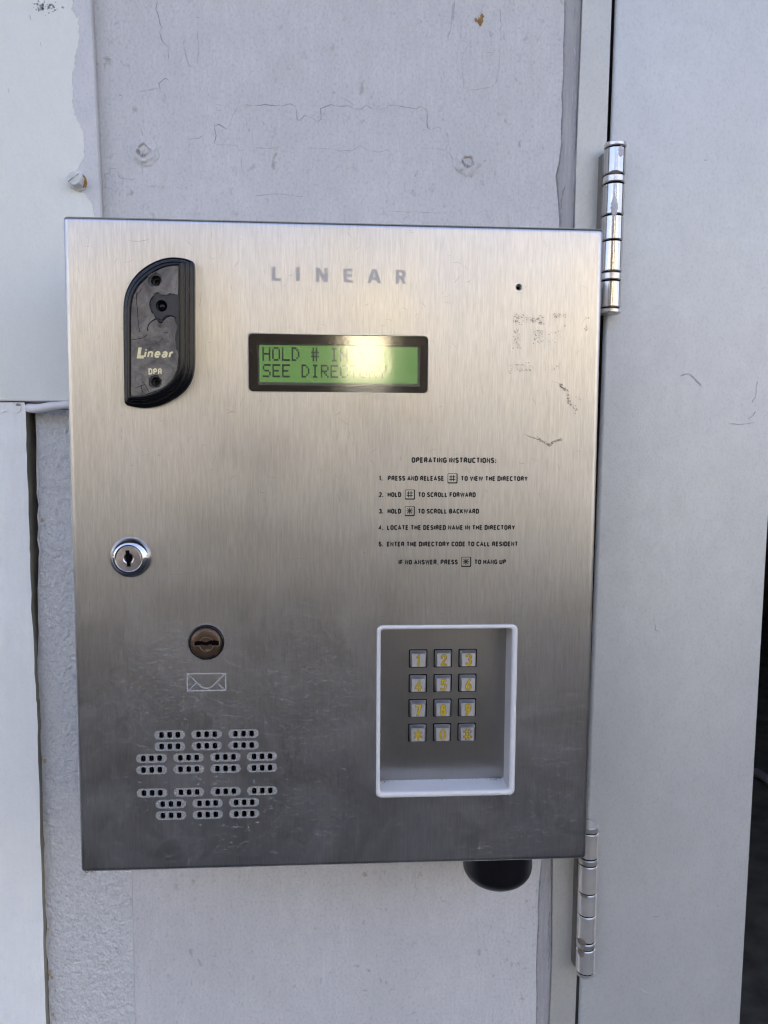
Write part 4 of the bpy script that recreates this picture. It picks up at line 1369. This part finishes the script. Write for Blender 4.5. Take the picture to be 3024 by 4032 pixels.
c1, c3, cs, ch = (Q(RK, KK, *kc[q], YF) for q in ('1', '3', '*', '#'))
kx = ((c3.x - c1.x) + (ch.x - cs.x)) / 4
kz = ((c1.z - cs.z) + (c3.z - ch.z)) / 6
kx0 = (c1.x + cs.x) / 2; kz0 = (c1.z + c3.z) / 2
CAPW = 151 * KK * (YF + .439) / FPX / 2
BASW = 192 * KK * (YK + .439) / FPX / 2
for idx, ch_ in enumerate('123456789*0#'):
    x, z = kx0 + (idx % 3) * kx, kz0 - (idx // 3) * kz
    bm = bmesh.new()
    yb = YK - .0004
    rings = []
    for w, y, r in ((BASW * .90, yb, .0004), (BASW * .90, yb - .0015, .0004), (BASW * .87, yb - .0019, .0004), (CAPW * 1.10, yb - .0020, .0003), (CAPW * 1.03, YF + .0008, .0004), (CAPW * 1.0, YF + .0003, .0004), (CAPW * .95, YF, .0004)):
        rings.append([(px, y, pz2) for px, pz2 in rrect(x - w, z - w, x + w, z + w, r, 3)])
    loft(bm, rings, 1)
    # slightly dished front
    prev = rings[-1]
    inner = [[(x + (p[0] - x) * k, YF + .00006 * (1 - k * k), z + (p[2] - z) * k) for p in prev] for k in (1.0, .75, .5, .25, .06)]
    loft(bm, inner, 0, cap_last=True)
    bmesh.ops.remove_doubles(bm, verts=bm.verts, dist=1e-6)
    bmesh.ops.recalc_face_normals(bm, faces=bm.faces)
    key = link('key', bm, [M['key'], M['key_side']], ic)
    auto_smooth(key, 30)
    planar_uv(key.data)
    # dark gap round the key
    bm = bmesh.new()
    flat([rrect(x - BASW * 1.04, z - BASW * 1.04, x + BASW * 1.04, z + BASW * 1.04, .0006, 3), rrect(x - BASW * .93, z - BASW * .93, x + BASW * .93, z + BASW * .93, .0004, 3)], yb - .00015, .0001, bm)
    link('key_gap', bm, M['hole'], key)
    bm = bmesh.new()
    g = CAPW * .70
    w = (.00095 if ch_ in '*#0' else .00118)
    for mi, kw, dy in ((1, 1.32, .00006), (0, (.62 if ch_ == '#' else 1.0), .00013)):
        for st in DIG[ch_]:
            path = [(x + u * g * .80, z - CAPW * .02 + v * g) for u, v in st]
            if len(path) > 4:
                path = [tuple(p) for p in catmull(path, 4, False)]
            ribbon2(bm, path, w * kw, YF - dy, mi)
            for e in (path[0], path[-1]):
                lathe_y(bm, e[0], e[1], [(w * kw / 2, dy), (w * kw / 2 * .6, dy + .00001)], 12, mi, y0=YF)
    link('numeral', bm, [M['yellow'], M['engraved']], key)

# ---- key lock (chrome)
bm = bmesh.new()
lathe_y(bm, l1.x, l1.z, [(.0094, -.002), (.0113, -.0002), (.0114, .0004), (.0112, .0012), (.0105, .0024), (.0096, .0034), (.0086, .0042), (.0078, .0047), (.0074, .0048), (.0072, .0044), (.0072, .0036)], 64, cap=False)
lk = link('lock_collar', bm, M['chrome'], ic, smooth=True, recalc=False)
bb = bmesh.new(); bb.from_mesh(lk.data); bmesh.ops.recalc_face_normals(bb, faces=bb.faces); bb.to_mesh(lk.data); bb.free()
f1 = Q(RL, KL, 273, 345, -.0047)
bm = bmesh.new()
lathe_y(bm, l1.x, l1.z, [(.0071, .0030), (.0070, .0044), (.0066, .00475), (.0030, .0049)], 56, cap=False)
lathe_y(bm, l1.x, l1.z, [(.0030, .0049), (.0024, .0046), (.0018, .0036), (.0008, .0032)], 56, cap=True)
bmesh.ops.remove_doubles(bm, verts=bm.verts, dist=1e-6)
bmesh.ops.recalc_face_normals(bm, faces=bm.faces)
lf_ = link('lock_face', bm, M['lockface'], lk)
auto_smooth(lf_, 28)
bm = bmesh.new()
tl = R(-4)
def rot2(u, v, c, a): return (c[0] + u * math.cos(a) - v * math.sin(a), c[1] + u * math.sin(a) + v * math.cos(a))
kw = [(-.0012, .0046), (.0009, .0046), (.0009, .0022), (.0014, .0014), (.0014, -.0003), (.0009, -.0012), (.0009, -.0046), (-.0011, -.0046), (-.0011, .0002), (-.0012, .001)]
flat([[rot2(u, v, (l1.x, l1.z), -tl) for u, v in kw]], -.00505, .0018, bm)
link('keyway', bm, M['hole'], lk)

# ---- brown plug lock
r2 = 228 * KL * RA
bm = bmesh.new()
lathe_y(bm, l2.x, l2.z, [(r2 * .985, -.0025), (r2 * .985, .0002), (r2 * .95, .0012), (r2 * .91, .0016), (r2 * .86, .0012)], 60, cap=False)
bk = link('lock_ring', bm, M['black'], ic, smooth=True)
bb = bmesh.new(); bb.from_mesh(bk.data); bmesh.ops.recalc_face_normals(bb, faces=bb.faces); bb.to_mesh(bk.data); bb.free()
bm = bmesh.new()
lathe_y(bm, l2.x, l2.z, [(r2 * .87, .0008), (r2 * .86, .0016), (r2 * .80, .0023), (r2 * .68, .0028), (r2 * .4, .0029), (r2 * .1, .0029)], 60)
bf = link('lock_face', bm, M['brown'], bk, recalc=True)
auto_smooth(bf, 40)
yb = -.00300
lkp = lambda L: [xz(Q(RL, KL, a, b_, yb)) for a, b_ in L]
bm = bmesh.new()
slotp = [(1100, 1398), (1165, 1385), (1215, 1392), (1250, 1400), (1300, 1378), (1345, 1376), (1412, 1390), (1410, 1440), (1345, 1440), (1300, 1425), (1260, 1440), (1210, 1432), (1170, 1432), (1104, 1440)]
flat([lkp(catmull(slotp, 2))], yb, .0004, bm)
link('keyway', bm, M['hole'], bk)
bm = bmesh.new()
for path in ([(1098, 1400), (1100, 1448), (1160, 1448), (1185, 1485), (1215, 1508), (1252, 1515), (1290, 1508), (1320, 1485), (1345, 1448), (1410, 1446), (1414, 1392)],
             [(1170, 1384), (1200, 1352), (1250, 1338), (1300, 1352), (1330, 1378)], [(1240, 1492), (1290, 1488), (1292, 1502), (1242, 1506)]):
    p_ = lkp(catmull(path, 3, False))
    tube(bm, [(a, yb + .00012, b_) for a, b_ in p_], .00019, 8)
link('lock_ridge', bm, M['brown_edge'], bk, smooth=True)
bm = bmesh.new()
flat([circle(l2.x, l2.z, r2 * 1.05, 60), circle(l2.x, l2.z, r2 * .99, 60)], -.00025, .0003, bm)
link('lock_washer', bm, M['key_side'], bk)

# ---- card reader
YR = -.0112
BASE = [(1090, 215), (1045, 162), (950, 132), (800, 120), (650, 148), (500, 215), (370, 310), (270, 430), (200, 570), (168, 720), (162, 900), (165, 1300), (172, 1700), (176, 1990), (195, 2050), (240, 2075), (400, 2100), (560, 2085), (700, 2040), (850, 1960), (960, 1870), (1040, 1755), (1082, 1620), (1095, 1450), (1095, 1000), (1095, 500)]
FACE = [(885, 222), (876, 214), (840, 214), (760, 222), (665, 248), (560, 302), (450, 385), (350, 485), (285, 605), (252, 745), (246, 900), (246, 1300), (246, 1700), (246, 1930), (250, 1950), (275, 1952), (410, 1942), (545, 1908), (665, 1850), (765, 1775), (830, 1690), (866, 1600), (883, 1500), (887, 1380), (887, 1000), (886, 500)]
bo = [xz(Q(RC, KC, a, b_, -.002)) for a, b_ in BASE]
fo = [xz(Q(RC, KC, a, b_, YR)) for a, b_ in FACE]
bo, fo = catmull(bo, 5), catmull(fo, 5)
bm = bmesh.new()
rings = []
for t, h in ((-.01, 0), (0, .0002), (0, .0036), (.08, .0044), (.26, .0046), (.30, .0048), (.31, .0070), (.36, .0077), (.52, .0079), (.56, .0081), (.57, .0100), (.62, .0108), (.80, .0112), (.93, .0115), (.98, .0114), (1.0, .0108), (1.0, .0102)):
    rings.append([(x, -h, z) for x, z in tween(bo, fo, t)])
loft(bm, rings)
rd_ = link('card_reader', bm, M['black'], ic, recalc=False)
bb = bmesh.new(); bb.from_mesh(rd_.data); bmesh.ops.recalc_face_normals(bb, faces=bb.faces); bb.to_mesh(rd_.data); bb.free()
auto_smooth(rd_, 50)
YFc = -.0106
hA, hB, hC = Q(RC, KC, 585, 420, YFc), Q(RC, KC, 585, 1755, YFc), Q(RC, KC, 657, 752, YFc)
mm = KC * (.439 + YFc) / FPX
fcx = sum(p[0] for p in fo) / len(fo); fcz = sum(p[1] for p in fo) / len(fo)
grow = [(fcx + (x - fcx) * 1.005, fcz + (z - fcz) * 1.003) for x, z in fo]
bm = flat([grow, circle(hA.x, hA.z, 66 * mm, 28), circle(hB.x, hB.z, 62 * mm, 28), circle(hC.x, hC.z, 74 * mm, 32)], YFc, .002)
link('reader_face', bm, M['face'], rd_)
# bored screw wells and the sensor dome
for c, r in ((hA, 66), (hB, 62)):
    bm = bmesh.new()
    lathe_y(bm, c.x, c.z, [(r * mm, .0106), (r * mm, .006), (r * .72 * mm, .0058), (r * .68 * mm, .0072), (r * .55 * mm, .0072), (r * .5 * mm, .004), (r * .1 * mm, .004)], 28)
    o = link('screw_well', bm, M['face'], rd_)
    auto_smooth(o, 40)
bm = bmesh.new()
lathe_y(bm, hC.x, hC.z, [(74 * mm, .0106), (74 * mm, .0085), (64 * mm, .0080), (52 * mm, .0084), (34 * mm, .0092), (14 * mm, .0096), (3 * mm, .0097)], 36)
link('sensor', bm, M['black'], rd_, smooth=True)
# peeling printed film: raised, wrinkled, with a torn opening round the sensor
fm_, nt, b = mat('weathered label film')
big = noise(nt, (110, 110, 90), 4, .6, .6)
spk = noise(nt, (700, 700, 600), 4, .7, off=(3, 3, 1))
c = mixc(nt, ramp(nt, big, [(.32, 0.0), (.68, 1.0)]), (.052, .044, .034), (.23, .20, .16))
c = mixc(nt, ramp(nt, spk, [(.58, 0.0), (.72, .6)]), c, (.026, .021, .016))
nt.links.new(c, b.inputs['Base Color'])
b.inputs['Roughness'].default_value = .36
b.inputs['Specular IOR Level'].default_value = .6
ch1 = bump(nt, b, noise(nt, (260, 260, 200), 4, .6, 1.2, off=(2, 2, 2)), .5, .0012)
bump(nt, b, spk, .25, .0004, ch1)
M['film'] = fm_
torn = [(872, 606), (850, 600), (800, 594), (765, 578), (730, 612), (690, 606), (650, 600), (612, 570), (560, 592), (548, 620), (515, 670), (502, 740), (520, 800), (545, 850), (565, 890), (600, 925), (648, 955), (690, 930), (725, 895), (770, 884), (815, 898), (838, 925), (838, 965), (868, 1040), (846, 1110), (838, 1190), (850, 1260), (846, 1310), (868, 1360), (882, 1400)]
arcT = [(882, 232), (840, 224), (760, 232), (668, 258), (566, 312), (458, 393), (360, 492), (296, 610), (263, 748), (256, 900), (256, 1300), (256, 1700), (257, 1925)]
arcB = [(290, 1938), (410, 1930), (480, 1905), (520, 1888), (600, 1862), (665, 1836), (757, 1765), (820, 1684), (856, 1596), (873, 1500)]
out = [(a, b_) for a, b_ in arcT] + arcB + list(reversed(torn))
o2_ = jitter_path([(a, b_) for a, b_ in out] + [out[0]], 14, 1.6)[:-1]
def ragged(cx, cz, r, n=26): return [(cx + r * math.cos(k / n * 6.283) * random.uniform(.9, 1.1), cz + r * math.sin(k / n * 6.283) * random.uniform(.88, 1.1)) for k in range(n)]
YFm = -.0112
bm = flat([[xz(Q(RC, KC, a, b_, YFm)) for a, b_ in o2_], [xz(Q(RC, KC, a, b_, YFm)) for a, b_ in ragged(568, 404, 98)], [xz(Q(RC, KC, a, b_, YFm)) for a, b_ in ragged(570, 1752, 90)]], YFm, .00055)
fl = link('label_film', bm, [M['film']], rd_)
# bright melted lip under the torn opening
bm = bmesh.new()
lip = [(560, 868), (575, 900), (605, 925), (640, 958), (665, 945), (695, 915), (730, 892), (775, 882), (820, 896), (842, 925)]
lp = catmull([tuple(Q(RC, KC, a, b_, YFm)) for a, b_ in lip], 4, False)
nL = len(lp)
tube(bm, lp, [(.0002 + .00075 * math.sin(math.pi * (i + 1) / (nL + 2)) ** 2 * (1.25 if i < nL * .4 else .6)) for i in range(nL)], 10, 0, .6)
lp = catmull([tuple(Q(RC, KC, a, b_, YFm)) for a, b_ in [(470, 1080), (480, 1020), (510, 970), (560, 935), (590, 925)]], 4, False)
tube(bm, lp, .0003, 8, 0, .6)
lp = catmull([tuple(Q(RC, KC, a, b_, YFm)) for a, b_ in [(545, 625), (512, 675), (500, 740), (518, 805), (545, 855)]], 4, False)
tube(bm, lp, .00025, 8, 0, .6)
link('melted_lip', bm, M['black'], fl, smooth=True)
for path in ([(330, 560), (325, 680), (340, 820), (350, 960), (368, 1090), (400, 1095)], [(300, 670), (340, 600), (405, 510)], [(395, 1740), (440, 1790), (385, 1810), (300, 1840)], [(385, 1810), (410, 1900)], [(440, 1790), (490, 1890)], [(250, 1200), (400, 1180), (480, 1130)], [(680, 1110), (715, 1103), (745, 1112)], [(770, 1130), (765, 1185)]):
    ribbon(fl_b := bmesh.new(), [xz(Q(RC, KC, a, b_, YFm)) for a, b_ in jitter_path(path, 14, 2)], .0003, YFm - .00004, 0, True, .5)
    link('film_crease', fl_b, M['black_matte'], fl)
# printing on the film
bm = bmesh.new()
lx = lambda a, b_: xz(Q(RC, KC, a, b_, YFm))
YP = YFm - .00006
flat([[lx(a, b_) for a, b_ in ((330, 1446), (352, 1300), (396, 1303), (380, 1405), (428, 1408), (420, 1448))]], YP, .00005, bm)
xb0, zb0 = lx(428, 1425); xb1, _ = lx(822, 1432)
zcap = lx(440, 1306)[1] - zb0
LOW = [(0, [[(0, 0), (0, .70)], [(0, .90), (0, 1.03)]]), (.36, [[(0, 0), (0, .72)], [(0, .48)] + arcp(.18, .48, .18, .22, 170, 0, 6) + [(.36, 0)]]),
       (.40, [[(.02, .36), (.39, .36)] + arcp(.2, .38, .2, .34, 0, 180, 7) + arcp(.2, .30, .2, .30, 180, 325, 6)]),
       (.38, [arcp(.18, .50, .18, .21, 165, 0, 6) + [(.36, .0)], [(.36, .42), (.14, .38)] + arcp(.14, .2, .15, .19, 100, 300, 6) + [(.34, .2)]]), (.24, [[(0, 0), (0, .72)], [(0, .42), (.05, .60), (.14, .68), (.25, .68)]])]
bx, sc_ = 0.0, zcap * .80
wt_ = .25
tot = sum(w for w, _ in LOW) + 4 * .32 + .16
sxx = (xb1 - xb0) / (tot + .1)
zz0 = lx(600, 1428)[1]
for w, st in LOW:
    for path in st:
        ribbon2(bm, [(xb0 + (bx + .05 + u) * sxx + v * sc_ * .24, zz0 + v * sc_) for u, v in path], sc_ * wt_, YP - .00001 - bx * 1e-6)
    bx += w + .32
x0, z0 = lx(484, 1660); x1, z1 = lx(666, 1578)
stroke_text(bm, 'DPR', x0, x1, z0, z1 - z0, YP - .00001, wt=.22, gap=.30)
link('lettering', bm, M['cream'], fl)
